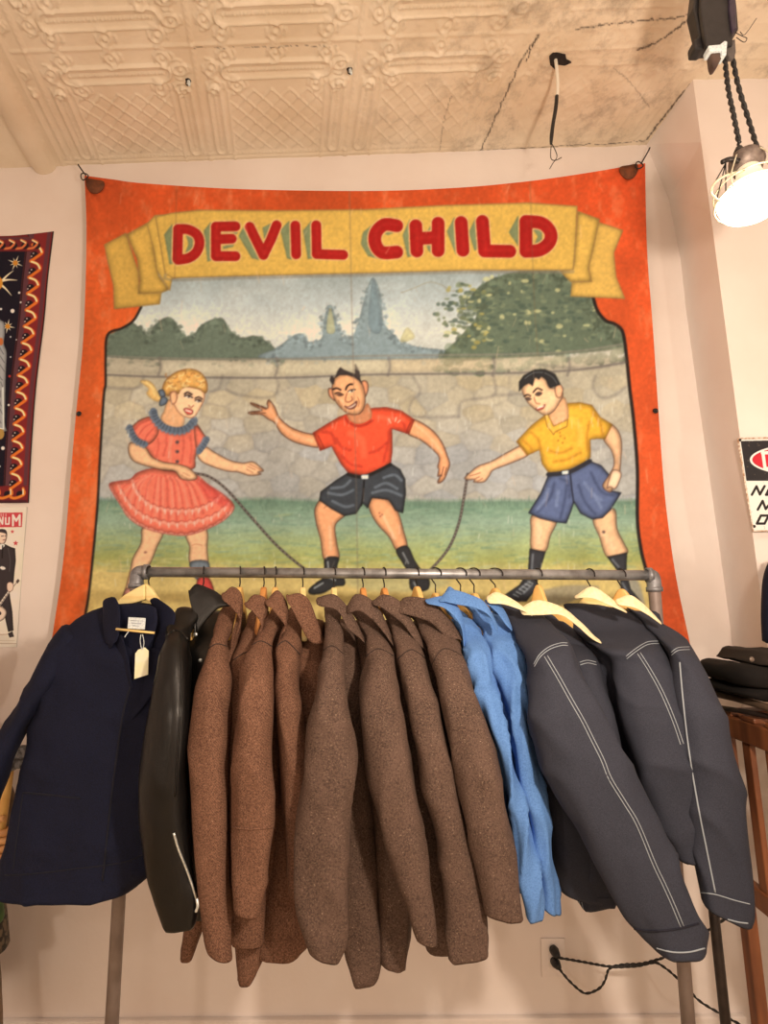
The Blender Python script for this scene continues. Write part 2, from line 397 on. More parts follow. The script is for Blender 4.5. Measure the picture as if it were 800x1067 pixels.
    for pts in ([(112,404),(134,405),(146,402),(150,392)],[(232,392),(228,404),(220,408)],[(236,406),(252,412),(282,414),(290,404),(288,394)],[(430,392),(438,408),(428,420),(432,434),(478,434)],[(478,434),(482,418),(514,412),(514,392)],[(514,412),(560,410)],[(620,392),(618,404),(626,414),(640,412),(651,404)],[(560,380),(612,384),(650,378)]):
        c.stroke(pts, 3.2, ln, .38, 2.6)
    # grass blades and the fringe along the wall foot
    for k in range(420):
        x = g.uniform(100,670); y = 523+abs(g.gauss(0,5)); c.stroke([(x,y),(x+g.uniform(-1.5,1.5),y-g.uniform(3,8))], 1.1, (92,112,92), .3, .8)
    for k in range(700):
        x = g.uniform(92,680); y = g.uniform(528,596); l_ = g.uniform(4,20)
        c.stroke([(x,y),(x+l_,y+g.uniform(-2,2))], g.uniform(1,3), [(150,168,138),(104,130,106),(178,174,110),(206,196,146)][g.choices(range(4),(4,4,3 if y>560 else 0.5,1 if y>565 else .2))[0]], .3, 1.4)
    for k in range(120):
        x = g.uniform(100,670); y = 592+g.gauss(0,6); c.stroke([(x,y),(x+g.uniform(5,22),y+g.uniform(-1,1))], 2, (214,190,118), .3, 1.5)
    c.poly([(355,602),(420,598),(470,606),(440,616),(380,615)], (150,152,116), True, .95, 1.02, 3, alpha=.4, soft=2)
    c.poly([(560,618),(590,610),(625,612),(600,625),(572,632)], (128,118,112), True, .95, 1.02, 3, alpha=.55, soft=1)
    c.poly([(645,604),(664,604),(672,640),(655,632)], (136,130,126), True, .95, 1.02, 3, alpha=.7, soft=1)
    c.a[sl] = border[sl]*(1-q[...,None])+c.a[sl]*q[...,None]; full = np.zeros((c.h,c.w,1)); full[sl] = q[...,None]; c.a = border*(1-full)+c.a*full
    # black line between the picture and the border
    c.stroke([(147,320),(139,334),(127,342),(112,349),(110,375),(110,400),(108,414),(104,480),(101,534),(93,615),(86,660),(78,745)], 2.6, (34,26,22), .95, .8)
    c.stroke([(617,306),(622,323),(631,334),(641,338),(649,347),(653,375),(656,405),(660,438),(664,490),(664,542),(668,574),(674,600),(686,670),(698,745)], 3.6, (30,22,20), .95, .8)
    # yellow scroll
    A, B = Z(80,170,.425), Z(380,170,.425); ye = (210,162,72); yl = (150,112,60)
    c.poly(A((120,172),(68,200),(76,240),(90,300),(92,357),(140,352),(203,345),(207,316),(152,316),(152,270)), (198,150,66), False, .8, 1.05, 5, yl, 1.2)
    c.poly(A((182,142),(122,175),(148,235),(155,290),(150,320),(205,318),(226,310),(200,275),(190,215)), (202,154,68), False, .78, 1.05, 5, yl, 1.2)
    c.poly(A((192,128),(172,150),(190,215),(196,262),(228,312),(233,284),(300,270),(300,122)), ye, False, .8, 1.03, 4, yl, 1)
    c.poly(B((572,145),(632,165),(610,220),(616,280),(637,332),(505,326),(508,292),(556,290),(548,255)), (206,158,74), False, .8, 1.05, 5, yl, 1.2)
    c.poly(B((522,118),(575,138),(562,200),(548,258),(556,290),(505,291),(478,264),(512,250)), (208,160,72), False, .78, 1.05, 5, yl, 1.2)
    body = [(162,226),(180,222),(207,219),(292,219.5),(380,218.5),(465,214),(550,211.5),(601,215),(600,240),(598,270),(597,281),(584,281.5),(486,281.5),(380,284.5),(250,287.5),(180,289.5),(172,285)]
    c.poly(body, ye, False, .88, 1.02, 4, yl, 1.4)
    c.stroke([(x,y+2) for x,y in body[10:]], 3, (128,112,92), .55, 2)
    # lettering with grey-green shadows
    D_, C_ = Z(160,210,.275), Z(360,200,.375); gs = (120,124,84)
    for z, ps in ((D_, [((70,85),(40,125),(60,238),(76,236)),((216,78),(190,110),(204,228),(220,222)),((346,85),(322,130),(372,215),(400,222)),((412,98),(446,82),(420,145)),((514,72),(480,108),(505,215),(524,220)),((598,72),(566,110),(584,218),(602,216)),((120,118),(150,138),(148,178),(118,198),(132,160)),((262,120),(320,108),(318,122),(262,134)),((262,170),(308,158),(300,172),(264,180))]),
                  (C_, [((78,88),(48,112),(42,145),(62,178),(98,188),(74,160)),((178,76),(158,120),(172,182),(184,178)),((225,112),(243,82),(242,104)),((222,140),(238,138),(240,172),(228,160)),((302,70),(281,110),(306,174),(312,166)),((362,70),(342,112),(358,164),(368,158)),((480,64),(453,112),(480,152)),((518,100),(546,103),(546,132),(522,150),(534,124)),((108,116),(138,102),(142,110),(118,120))])):
        for p in ps: c.poly(z(*p), gs, False, .9, 1.05, 2)
    LT = [(D_, 37, [[(93,106),(90,218)],[(93,104),(130,106),(163,124),(174,156),(162,192),(132,214),(92,221)],[(236,98),(236,206)],[(236,95),(310,94)],[(236,143),(296,141)],[(236,207),(310,207)],[(364,96),(388,145),(416,202)],[(466,90),(444,145),(416,202)],[(537,91),(540,200)],[(616,90),(618,198)],[(618,199),(718,202)]]),
          (C_, 35.5, [[(142,94),(108,91),(84,114),(83,145),(102,168),(142,167)],[(195,94),(198,164)],[(257,87),(257,163)],[(196,130),(257,126)],[(321,85),(326,162)],[(380,82),(386,162)],[(386,164),(456,165)],[(501,84),(501,162)],[(501,82),(545,87),(569,112),(566,140),(540,161),(501,165)]])]
    for off, colr, ex in ((0,(222,172,110),2.6),(0,(166,20,18),0)):
        for z, w, ss in LT:
            for s_ in ss: c.stroke(z(*s_), w*(.275 if z is D_ else .375)+ex, colr, 1, .7, sm=len(s_) > 3)
    for z, w, ss in LT:
        for s_ in ss: c.stroke([(x+.8,y-1) for x,y in z(*s_)], 3, (204,52,40), .25, 3, sm=len(s_) > 3)
    return c, (X, Y, n1, n2)
SK, SKL, SKD = (226,168,122), (242,200,158), (150,88,58)
def paint_girl(c):
    G, h, S = Z(80,360,.3), Z(100,370,.175), Z(100,490,.2375)
    ln = (84,48,36); dress = (228,108,82); bl = (98,106,118)
    # legs, sock, shoe
    c.poly(S((207,250),(197,320),(162,385),(150,440),(132,510),(118,560),(168,550),(202,470),(240,405),(268,335),(292,270)), SK, True, .7, 1.08, 4, ln)
    c.poly(S((395,275),(410,335),(408,395),(430,440),(490,440),(488,350),(482,255)), SK, True, .7, 1.08, 4, ln)
    c.dot(*S((216,360))[0], 1.6, 1.2, (130,80,66)); c.stroke(S((420,330),(440,324),(465,330)), 1.2, (170,100,70), .5)
    c.poly(S((412,405),(492,402),(488,475),(440,478)), (112,116,120), True, .7, 1.1, 4, (60,60,64))
    c.poly(S((446,478),(490,468),(516,520),(512,560),(446,560)), (204,70,60), True, .7, 1.1, 4, ln)
    c.poly(S((120,560),(132,520),(168,530),(160,600),(110,600)), (214,140,120), True, .7, 1.1, 4, ln)
    # skirt
    sk = S((185,10),(150,40),(100,48),(58,62),(80,110),(112,160),(140,205),(200,248),(290,276),(400,285),(500,252),(570,212),(606,160),(560,108),(490,62),(440,22),(350,8),(260,-8))
    c.poly(sk, dress, True, .75, 1.08, 7, (150,50,44), 1.0)
    keep = c.a.copy(); g = random.Random(2)
    for k in range(26):
        t = k/25; x0, x1 = 190+t*240, 70+t*520; y1 = 120+140*math.sin(t*math.pi)+(30 if t > .7 else 0)*0+t*20
        c.stroke(S((x0,20+g.uniform(0,15)),((x0+x1)/2+g.uniform(-8,8),70+g.uniform(-10,10)),(x0+(x1-x0)*.85,20+(y1-20)*.85)), g.uniform(1.2,3), (246,150,120) if k % 2 else (196,72,58), .45, 1.6)
    for bs in ([(160,40),(185,95),(240,145),(330,168),(430,166),(500,140),(545,105)],[(100,62),(140,130),(190,180),(260,212),(340,226),(430,218),(520,190),(580,140)],[(62,70),(90,120),(145,195),(205,238),(290,266),(400,276),(500,244),(568,204),(600,160)]):
        pts = [(x,y+(4 if k % 2 else -4)) for k,(x,y) in enumerate(resample(cat(bs,8),31))]
        c.stroke(S(*pts), 1.5, (170,62,50), .6, 1); c.stroke(S(*[(x,y+10) for x,y in pts]), 3.2, (250,176,148), .5, 1.5)
        for x,y in pts[1::2]: c.stroke(S((x,y+2),(x+g.uniform(-4,4),y+22)), 1.3, (255,214,190), .6, 1)
    km, ks = c.mask(sk, True); km = boxblur(km,1)[...,None]; new = c.a[ks].copy(); c.a[:] = keep; c.a[ks] = keep[ks]*(1-km)+new*km
    c.poly(S((440,30),(500,70),(560,110),(590,150),(560,160),(500,130),(460,80)), (204,52,50), True, 1, 1, 3, alpha=.45, soft=1.5)
    # neck, bodice, sleeves
    c.poly(h((435,262),(402,335),(385,380),(430,435),(500,445),(530,380),(500,330)), (222,160,112), True, .75, 1.05, 3, None)
    c.poly(h((350,395),(375,425),(430,458),(500,464),(572,432),(595,405),(640,470),(650,510),(605,560),(590,620),(585,672),(500,690),(390,684),(360,640),(300,560),(288,530)), dress, True, .75, 1.06, 5, ln)
    for a, b_ in (((420,480),(400,600)),((560,480),(560,640)),((520,480),(505,660)),((370,500),(360,600))): c.stroke(h(a,((a[0]+b_[0])/2+8,(a[1]+b_[1])/2),b_), 2.5, (190,66,52), .4, 2)
    c.stroke(h((450,490),(440,560),(445,640)), 3, (248,150,118), .5, 2)
    c.poly(h((335,372),(280,378),(232,408),(208,448),(235,500),(295,535),(345,505),(372,445)), dress, True, .72, 1.1, 5, ln)
    for p in (((340,400),(290,430),(250,480)),((350,430),(310,470),(290,510)),((320,385),(265,410),(225,450))): c.stroke(h(*p), 1.8, (190,66,54), .5, 1.5)
    c.poly(h((592,418),(640,470),(660,505),(622,575),(600,560),(588,480)), dress, True, .75, 1.06, 4, ln)
    # arms
    c.poly(h((206,520),(194,580),(225,632),(300,660),(390,682),(468,690),(505,735),(560,745),(600,735),(590,705),(545,668),(480,648),(400,636),(330,604),(292,548)), SK, True, .72, 1.1, 4, ln)
    c.stroke(h((520,700),(560,720)), 1, (170,100,70), .6); c.stroke(h((510,715),(545,738)), 1, (170,100,70), .6)
    c.poly(G((418,372),(445,352),(480,372),(530,398),(575,408),(612,404),(640,425),(648,436),(628,440),(640,447),(600,452),(560,440),(520,436),(468,420),(430,400)), SK, True, .72, 1.1, 3, ln)
    for p in (((600,412),(625,425),(640,432)),((595,420),(620,432)),((590,430),(612,442))): c.stroke(G(*p), .9, (160,90,64), .7)
    # ruffles
    def ruffle(pts, w):
        c.stroke(pts, w, bl, 1, .8); P = cat(pts, 5)
        for i in range(0, len(P)-1, 2):
            d = P[i+1]-P[i]; n_ = np.array((-d[1], d[0])); n_ = n_/(np.hypot(*n_)+1e-6)
            c.stroke([tuple(P[i]-n_*w*.45), tuple(P[i]+n_*w*.5)], 1, (58,64,76), .7, .8); c.dot(*(P[i]+n_*w*.5+d*.5), 1.7, 1.7, (112,120,132), .9)
    ruffle(h((342,335),(352,372),(385,415),(430,440),(490,450),(545,432),(585,388)), 7.5)
    ruffle(h((660,500),(638,540),(612,575)), 6); ruffle(h((200,430),(222,480),(250,512),(292,530)), 6.5)
    for y in (518,575,634): c.dot(*h((484,y))[0], 2, 1.7, (86,66,66))
    # pony tail, ribbon, head
    c.poly(h((262,156),(305,150),(340,172),(365,215),(395,262),(360,276),(318,252),(300,225),(312,200)), (208,160,92), True, .8, 1.12, 3, None)
    for p in (((275,160),(325,185),(350,240)),((300,158),(345,200),(375,260))): c.stroke(h(*p), 1.6, (236,200,130), .7, 1)
    c.poly(h((452,215),(500,195),(545,180),(600,190),(640,212),(645,258),(622,310),(592,360),(562,374),(520,362),(488,336),(468,300),(448,270)), (240,184,138), True, .86, 1.06, 3, (150,90,64), .9)
    c.poly(h((395,215),(408,160),(450,118),(500,92),(560,82),(620,102),(656,150),(664,200),(650,228),(618,206),(580,196),(540,190),(505,205),(490,232),(470,212),(445,222),(430,245)), (206,146,74), True, .75, 1.12, 4, (140,90,50), .8)
    hg = random.Random(8)
    for k in range(46):
        x, y = hg.uniform(415,645), hg.uniform(92,205); r_ = hg.uniform(8,20); a0 = hg.uniform(0,6.28)
        if ((x-535)/125)**2+((y-165)/80)**2 < 1 and not (y > 188 and 480 < x < 610): c.stroke(h(*[(x+r_*math.cos(a0+t*.6), y+r_*.8*math.sin(a0+t*.6)) for t in range(5)]), 1.7, ((244,210,140),(164,104,54),(222,170,96))[k % 3], .6, 1)
    c.poly(h((442,228),(470,218),(484,245),(472,285),(450,288)), (230,164,118), True, .7, 1.1, 2, (150,86,60), .9)
    c.poly(h((372,215),(400,208),(412,240),(392,256)), bl, True, .7, 1.1, 2, (50,54,62)); c.poly(h((395,245),(425,262),(415,290),(385,302),(378,285)), bl, True, .7, 1.1, 2, (50,54,62))
    k_ = (44,30,28)
    c.stroke(h((528,232),(545,222),(570,234)), 2, k_, .9); c.poly(h((528,245),(548,238),(574,252),(555,258),(537,255)), (226,200,176), True, 1, 1, 1); c.dot(*h((553,247))[0], 1.3, 1.3, (60,44,44)); c.stroke(h((526,245),(550,238),(574,254)), 1.3, k_)
    c.stroke(h((590,258),(612,250),(632,262)), 1.6, k_, .9); c.poly(h((592,272),(612,265),(628,276),(612,282),(598,280)), (226,200,176), True, 1, 1, 1); c.dot(*h((613,273))[0], 1.2, 1.2, (60,44,44)); c.stroke(h((590,270),(612,264),(628,276)), 1.2, k_)
    c.stroke(h((552,300),(566,312),(580,300)), 1.2, (150,80,60), .8); c.poly(h((522,322),(545,316),(575,330),(572,350),(548,354),(535,345)), (196,70,58), True, .9, 1.1, 1, k_, .6); c.stroke(h((535,328),(565,338)), 1.5, (250,226,204))
def paint_devil(c):
    M, D = Z(250,400,.2875), Z(320,370,.125); ln = (70,36,28); sk = (214,142,96); red = (222,72,42); bk = (52,54,58)
    c.poly(M((305,412),(272,450),(276,505),(292,565),(306,640),(358,636),(350,570),(346,510),(388,468),(370,430)), sk, True, .7, 1.14, 5, ln)
    c.poly(M((472,415),(468,450),(495,505),(540,555),(568,604),(606,594),(592,530),(575,470),(556,440),(520,412)), sk, True, .7, 1.14, 5, ln)
    c.stroke(M((305,450),(320,440),(345,450)), 1.4, SKD, .5); c.stroke(M((325,520),(330,600)), 3, (240,190,144), .6, 2); c.stroke(M((520,480),(560,560)), 3, (240,190,144), .6, 2)
    for x,y in ((505,468),(515,474),(508,480)): c.dot(*M((x,y))[0], .9, .8, (140,70,50))
    boot = (40,38,38)
    c.poly(M((308,634),(356,630),(352,668),(378,708),(376,730),(345,734),(300,758),(256,762),(249,746),(275,722),(306,695)), boot, True, .8, 1.2, 3, (16,14,14))
    for p in (((318,645),(320,665)),((270,740),(300,722)),((320,700),(345,712))): c.stroke(M(*p), 1.8, (170,166,160), .8, 1)
    c.poly(M((566,604),(606,588),(632,638),(660,680),(684,706),(682,742),(650,752),(618,742),(612,690),(590,650)), boot, True, .8, 1.2, 3, (16,14,14))
    for p in (((590,612),(610,650)),((625,690),(650,700)),((630,720),(640,738))): c.stroke(M(*p), 1.8, (150,146,142), .8, 1)
    c.poly(M((392,322),(345,352),(292,392),(288,422),(330,452),(378,478),(420,470),(445,432),(462,450),(478,412),(540,420),(562,458),(590,468),(600,400),(598,345),(580,310),(546,288),(470,330)), bk, False, .7, 1.1, 4, (20,18,18))
    for p in (((330,378),(375,372),(400,350)),((320,395),(370,402),(410,385)),((335,425),(380,445),(410,440)),((490,375),(530,360),(570,380)),((480,395),(530,385),(585,405)),((520,340),(560,330),(585,350))): c.stroke(M(*p), 2.6, (128,134,142), .6, 2)
    c.stroke(M((450,345),(446,400),(440,440)), 1.8, (18,16,18), .9)
    # arms
    c.poly(M((285,190),(232,176),(182,156),(143,122),(126,84),(106,58),(98,70),(100,88),(72,78),(40,68),(44,77),(80,95),(56,99),(32,102),(36,110),(78,112),(102,128),(126,142),(152,182),(205,214),(292,230)), sk, True, .7, 1.12, 4, ln, .9)
    c.stroke(M((60,76),(95,92)), .9, ln, .8); c.stroke(M((50,104),(92,106)), .9, ln, .8); c.stroke(M((150,150),(200,185),(260,205)), 3, (238,182,134), .5, 2)
    c.poly(M((622,128),(690,162),(732,212),(752,262),(760,290),(752,318),(740,346),(722,360),(716,354),(728,330),(716,336),(720,310),(716,300),(722,268),(700,240),(655,204),(606,178)), sk, True, .7, 1.12, 4, ln, .9)
    c.stroke(M((738,300),(730,335)), .9, ln, .7); c.stroke(M((748,305),(742,330)), .9, ln, .7); c.stroke(M((640,150),(690,195),(730,250)), 3, (238,182,134), .5, 2)
    # shirt
    c.poly(M((392,108),(360,120),(312,148),(264,178),(278,212),(290,242),(332,226),(344,250),(366,290),(392,322),(450,332),(510,314),(546,288),(552,240),(550,162),(580,172),(612,182),(622,155),(632,130),(585,98),(530,85),(482,88)), red, False, .72, 1.08, 6, (120,30,20))
    for p in (((300,175),(330,180),(345,215)),((545,165),(535,220),(520,280)),((370,260),(400,290),(440,300)),((470,250),(500,240),(530,215)),((350,200),(370,230),(400,240)),((560,120),(590,140),(600,170))): c.stroke(M(*p), 3, (160,36,26), .45, 2.4)
    c.stroke(M((400,180),(440,200),(450,260)), 6, (242,112,72), .5, 4); c.stroke(M((500,120),(550,125),(590,130)), 4, (240,110,74), .5, 3)
    for p in (((540,128),(546,142)),((566,122),(562,136)),((572,140),(580,132))): c.stroke(M(*p), 1.2, (248,200,170), .8)
    c.stroke(M((283,188),(296,214),(306,236)), 1.2, (120,30,20), .7); c.stroke(M((618,140),(608,160),(602,180)), 1.2, (120,30,20), .7)
    c.stroke(M((392,328),(450,336),(546,292)), 3.4, (30,26,26)); c.poly(M((438,330),(466,328),(466,346),(440,346)), (206,204,196), False, .8, 1.1, 1, (40,36,34))
    # head
    c.poly(D((335,485),(330,500),(360,560),(440,585),(520,560),(540,480),(500,400),(450,470)), (188,116,78), True, .8, 1.08, 4, None)
    c.stroke(D((316,520),(345,560),(410,590),(480,580),(540,545)), 4.2, (206,58,34), 1, .8); c.stroke(D((316,520),(345,560),(410,590),(480,580),(540,545)), 1, (120,30,20), .6)
    c.poly(D((178,280),(180,330),(205,362),(232,378),(224,300),(200,278)), (206,132,92), True, .7, 1.1, 2, ln); c.poly(D((450,235),(475,212),(503,232),(508,285),(486,345),(462,330)), (206,132,92), True, .7, 1.1, 2, ln)
    c.poly(D((214,215),(207,300),(230,372),(270,432),(330,482),(390,497),(445,482),(478,420),(484,340),(470,270),(445,215),(400,172),(340,148),(270,160),(232,185)), (220,152,104), True, .72, 1.1, 5, ln)
    c.poly(D((232,192),(250,135),(276,100),(305,120),(350,138),(400,158),(402,116),(434,135),(440,185),(458,248),(430,215),(390,185),(330,168),(270,170)), (52,42,40), False, .9, 1.1, 3, None)
    c.poly(D((188,210),(202,172),(226,196),(222,240),(208,242)), (44,36,36), True, .9, 1.1, 2, None)
    c.poly(D((400,160),(398,70),(436,140),(440,190)), (64,52,48), True, .9, 1.1, 2, None, alpha=.6)
    k_ = (38,22,20)
    c.stroke(D((216,285),(246,276),(278,290)), 1.9, k_); c.stroke(D((322,288),(332,262),(356,244),(376,244)), 1.9, k_)
    c.stroke(D((232,322),(262,312),(300,330)), 1.3, k_); c.poly(D((240,328),(270,320),(300,332),(272,346)), (96,60,46), True, 1, 1, 1); c.stroke(D((340,305),(366,290),(400,288)), 1.3, k_); c.poly(D((342,306),(368,294),(396,294),(370,312)), (250,226,196), True, 1, 1, 1); c.dot(*D((372,300))[0], 1.2, 1, k_)
    c.stroke(D((330,320),(318,378),(345,392),(376,372),(368,345)), 1.2, (130,66,46), .8)
    c.poly(D((312,425),(345,428),(385,405),(412,382),(410,420),(385,445),(345,450)), (110,36,30), True, 1, 1, 1, k_, .6); c.poly(D((325,428),(360,430),(404,402),(400,418),(360,440)), (250,232,206), True, 1, 1, 1)
    c.stroke(D((260,380),(272,410),(292,440)), 1, SKD, .7); c.stroke(D((420,350),(432,390),(425,430)), 1.1, SKD, .7); c.stroke(D((300,465),(350,470)), 1, SKD, .5); c.stroke(D((280,370),(300,390)), 2, (240,186,140), .7, 1.5)
def paint_boy(c):
    T, U = Z(475,370,.23125), Z(520,480,.2125); ln = (78,44,32); yl = (222,158,46); bl = (84,92,122); boot = (46,44,46)
    c.poly(U((165,265),(156,345),(160,440),(226,446),(250,370),(278,290)), SK, True, .7, 1.1, 5, ln); c.poly(U((462,280),(492,375),(534,478),(628,455),(612,405),(578,335),(562,235)), SK, True, .7, 1.1, 5, ln)
    c.stroke(U((195,310),(190,400)), 4, (244,198,152), .6, 2.5); c.stroke(U((510,350),(560,430)), 4, (244,198,152), .6, 2.5); c.dot(*U((512,350))[0], 1.9, 1.6, (96,70,62))
    c.poly(U((150,432),(226,448),(205,520),(188,560),(186,622),(132,690),(62,690),(32,656),(100,610),(142,545)), boot, False, .8, 1.2, 4, (18,16,18)); c.poly(U((530,472),(626,452),(622,540),(644,630),(694,690),(640,700),(600,622),(588,550)), boot, False, .8, 1.2, 4, (18,16,18))
    for p in (((165,460),(160,530)),((100,630),(140,600)),((120,650),(160,610)),((555,485),(585,520)),((605,600),(625,640))): c.stroke(U(*p), 2, (136,134,136), .7, 1.4)
    for k in range(6): c.stroke(U((70+k*14,655-k*13),(95+k*14,668-k*13)), 1, (190,186,180), .8)
    c.poly(U((242,72),(205,160),(145,256),(200,282),(275,300),(328,306),(350,250),(366,200),(400,258),(455,286),(505,280),(545,240),(596,158),(548,148),(528,120),(548,82),(500,25),(442,2),(350,58)), bl, False, .68, 1.1, 5, (26,26,36), 1.4)
    for p in (((270,110),(250,180),(190,250)),((330,120),(320,200),(300,280)),((390,120),(420,200),(470,260)),((450,60),(500,150),(560,170)),((300,90),(340,110),(345,180))): c.stroke(U(*p), 3, (50,56,82), .5, 2.4)
    for p in (((240,140),(220,200),(190,235)),((290,150),(280,220)),((420,110),(470,180),(500,230)),((470,170),(500,190))): c.stroke(U(*p), 3.6, (136,144,172), .45, 2.6)
    c.stroke(U((348,60),(355,130),(365,205)), 1.8, (30,30,42), .8)
    c.poly(T((305,405),(232,438),(160,478),(100,500),(62,530),(38,555),(58,562),(85,560),(80,572),(125,572),(150,545),(168,518),(240,490),(328,448)), SK, True, .72, 1.1, 4, ln)
    for p in (((62,545),(95,535),(110,530)),((80,560),(105,548)),((95,570),(120,555))): c.stroke(T(*p), 1, (150,84,58), .8)
    c.poly(T((688,310),(728,338),(746,395),(742,480),(735,540),(712,585),(695,618),(660,590),(690,540),(712,490),(700,430),(664,376)), SK, True, .72, 1.1, 5, ln)
    c.poly(U((560,45),(598,60),(585,112),(565,140),(545,128),(528,134),(542,80)), (240,190,150), True, .75, 1.08, 3, ln, .7)
    c.poly(T((402,270),(340,318),(272,390),(320,452),(376,426),(388,490),(418,532),(500,518),(580,482),(606,460),(604,380),(640,376),(672,378),(704,312),(650,280),(612,226),(560,214),(500,218)), yl, False, .74, 1.07, 6, (130,80,24))
    for p in (((340,350),(370,380),(380,425)),((600,300),(590,370),(600,430)),((440,480),(500,470),(560,440)),((420,430),(470,440),(520,420)),((620,260),(650,310),(660,360)),((300,385),(330,410),(345,435))): c.stroke(T(*p), 3, (172,104,26), .5, 2.4)
    c.stroke(T((520,290),(560,330),(560,400)), 6, (244,190,80), .5, 4); c.stroke(T((280,392),(312,428),(322,446)), 1.2, (130,80,24), .7)
    for x,y in ((455,345),(470,365),(460,385),(480,395),(468,350),(490,375)): c.dot(*T((x,y))[0], 1, 1, (170,104,30))
    c.poly(T((420,262),(478,190),(500,215),(505,290),(440,328),(405,290)), (224,160,112), True, .76, 1.05, 4, None)
    c.poly(T((398,268),(412,262),(440,320),(505,290),(500,322),(448,345),(440,360),(410,320)), (226,166,58), False, .8, 1.06, 2, (130,80,24))
    c.stroke(U((240,68),(345,54),(445,2)), 4.5, (42,40,46)); c.poly(U((305,50),(340,46),(342,66),(308,70)), (200,200,198), False, .8, 1.1, 1, (30,30,34))
    c.poly(T((296,150),(318,205),(345,236),(372,256),(402,270),(440,252),(472,202),(482,180),(470,140),(440,150),(415,140),(400,100),(350,98),(320,125)), (236,180,132), True, .74, 1.07, 5, ln)
    c.poly(T((446,145),(468,132),(482,155),(472,190),(452,186)), (226,160,116), True, .7, 1.1, 2, ln, .7)
    c.poly(T((284,165),(284,120),(304,92),(350,66),(400,62),(448,86),(472,132),(446,142),(422,150),(404,112),(384,96),(374,112),(356,100),(346,142),(328,128),(305,140)), (34,32,32), False, .9, 1.2, 3, None)
    for p in (((310,105),(350,80),(390,78)),((400,80),(435,100),(455,128))): c.stroke(T(*p), 1.2, (110,108,106), .6)
    k_ = (36,24,22)
    c.stroke(T((306,186),(322,178),(336,184)), 1.4, k_); c.poly(T((312,196),(326,190),(340,198),(326,204)), (80,60,54), True, 1, 1, 1, k_, .6); c.stroke(T((348,168),(366,150),(388,158)), 1.5, k_); c.poly(T((356,178),(372,166),(388,172),(372,184)), (80,60,54), True, 1, 1, 1, k_, .6)
    c.stroke(T((352,190),(360,215),(378,220)), 1.2, (150,84,58), .8); c.poly(T((358,240),(380,236),(402,222),(392,242),(370,248)), (176,60,48), True, 1, 1, 1, k_, .5); c.stroke(T((366,240),(394,230)), 1.2, (252,232,210))
def paint_rope(c):
    R = Z(80,360,.3)
    for pts in (R((410,444),(460,456),(520,500),(600,590),(690,690),(770,760),(830,800)), [(487,494),(483,520),(478,545),(468,570),(452,590),(432,608)]):
        c.stroke(pts, 2.6, (66,52,48), 1, .8); P = resample(cat(pts, 8), 70)
        for p, q in zip(P[::2], P[1::2]): c.stroke([tuple(p), tuple(q)], 1, (190,170,150), .65, .7, sm=False)
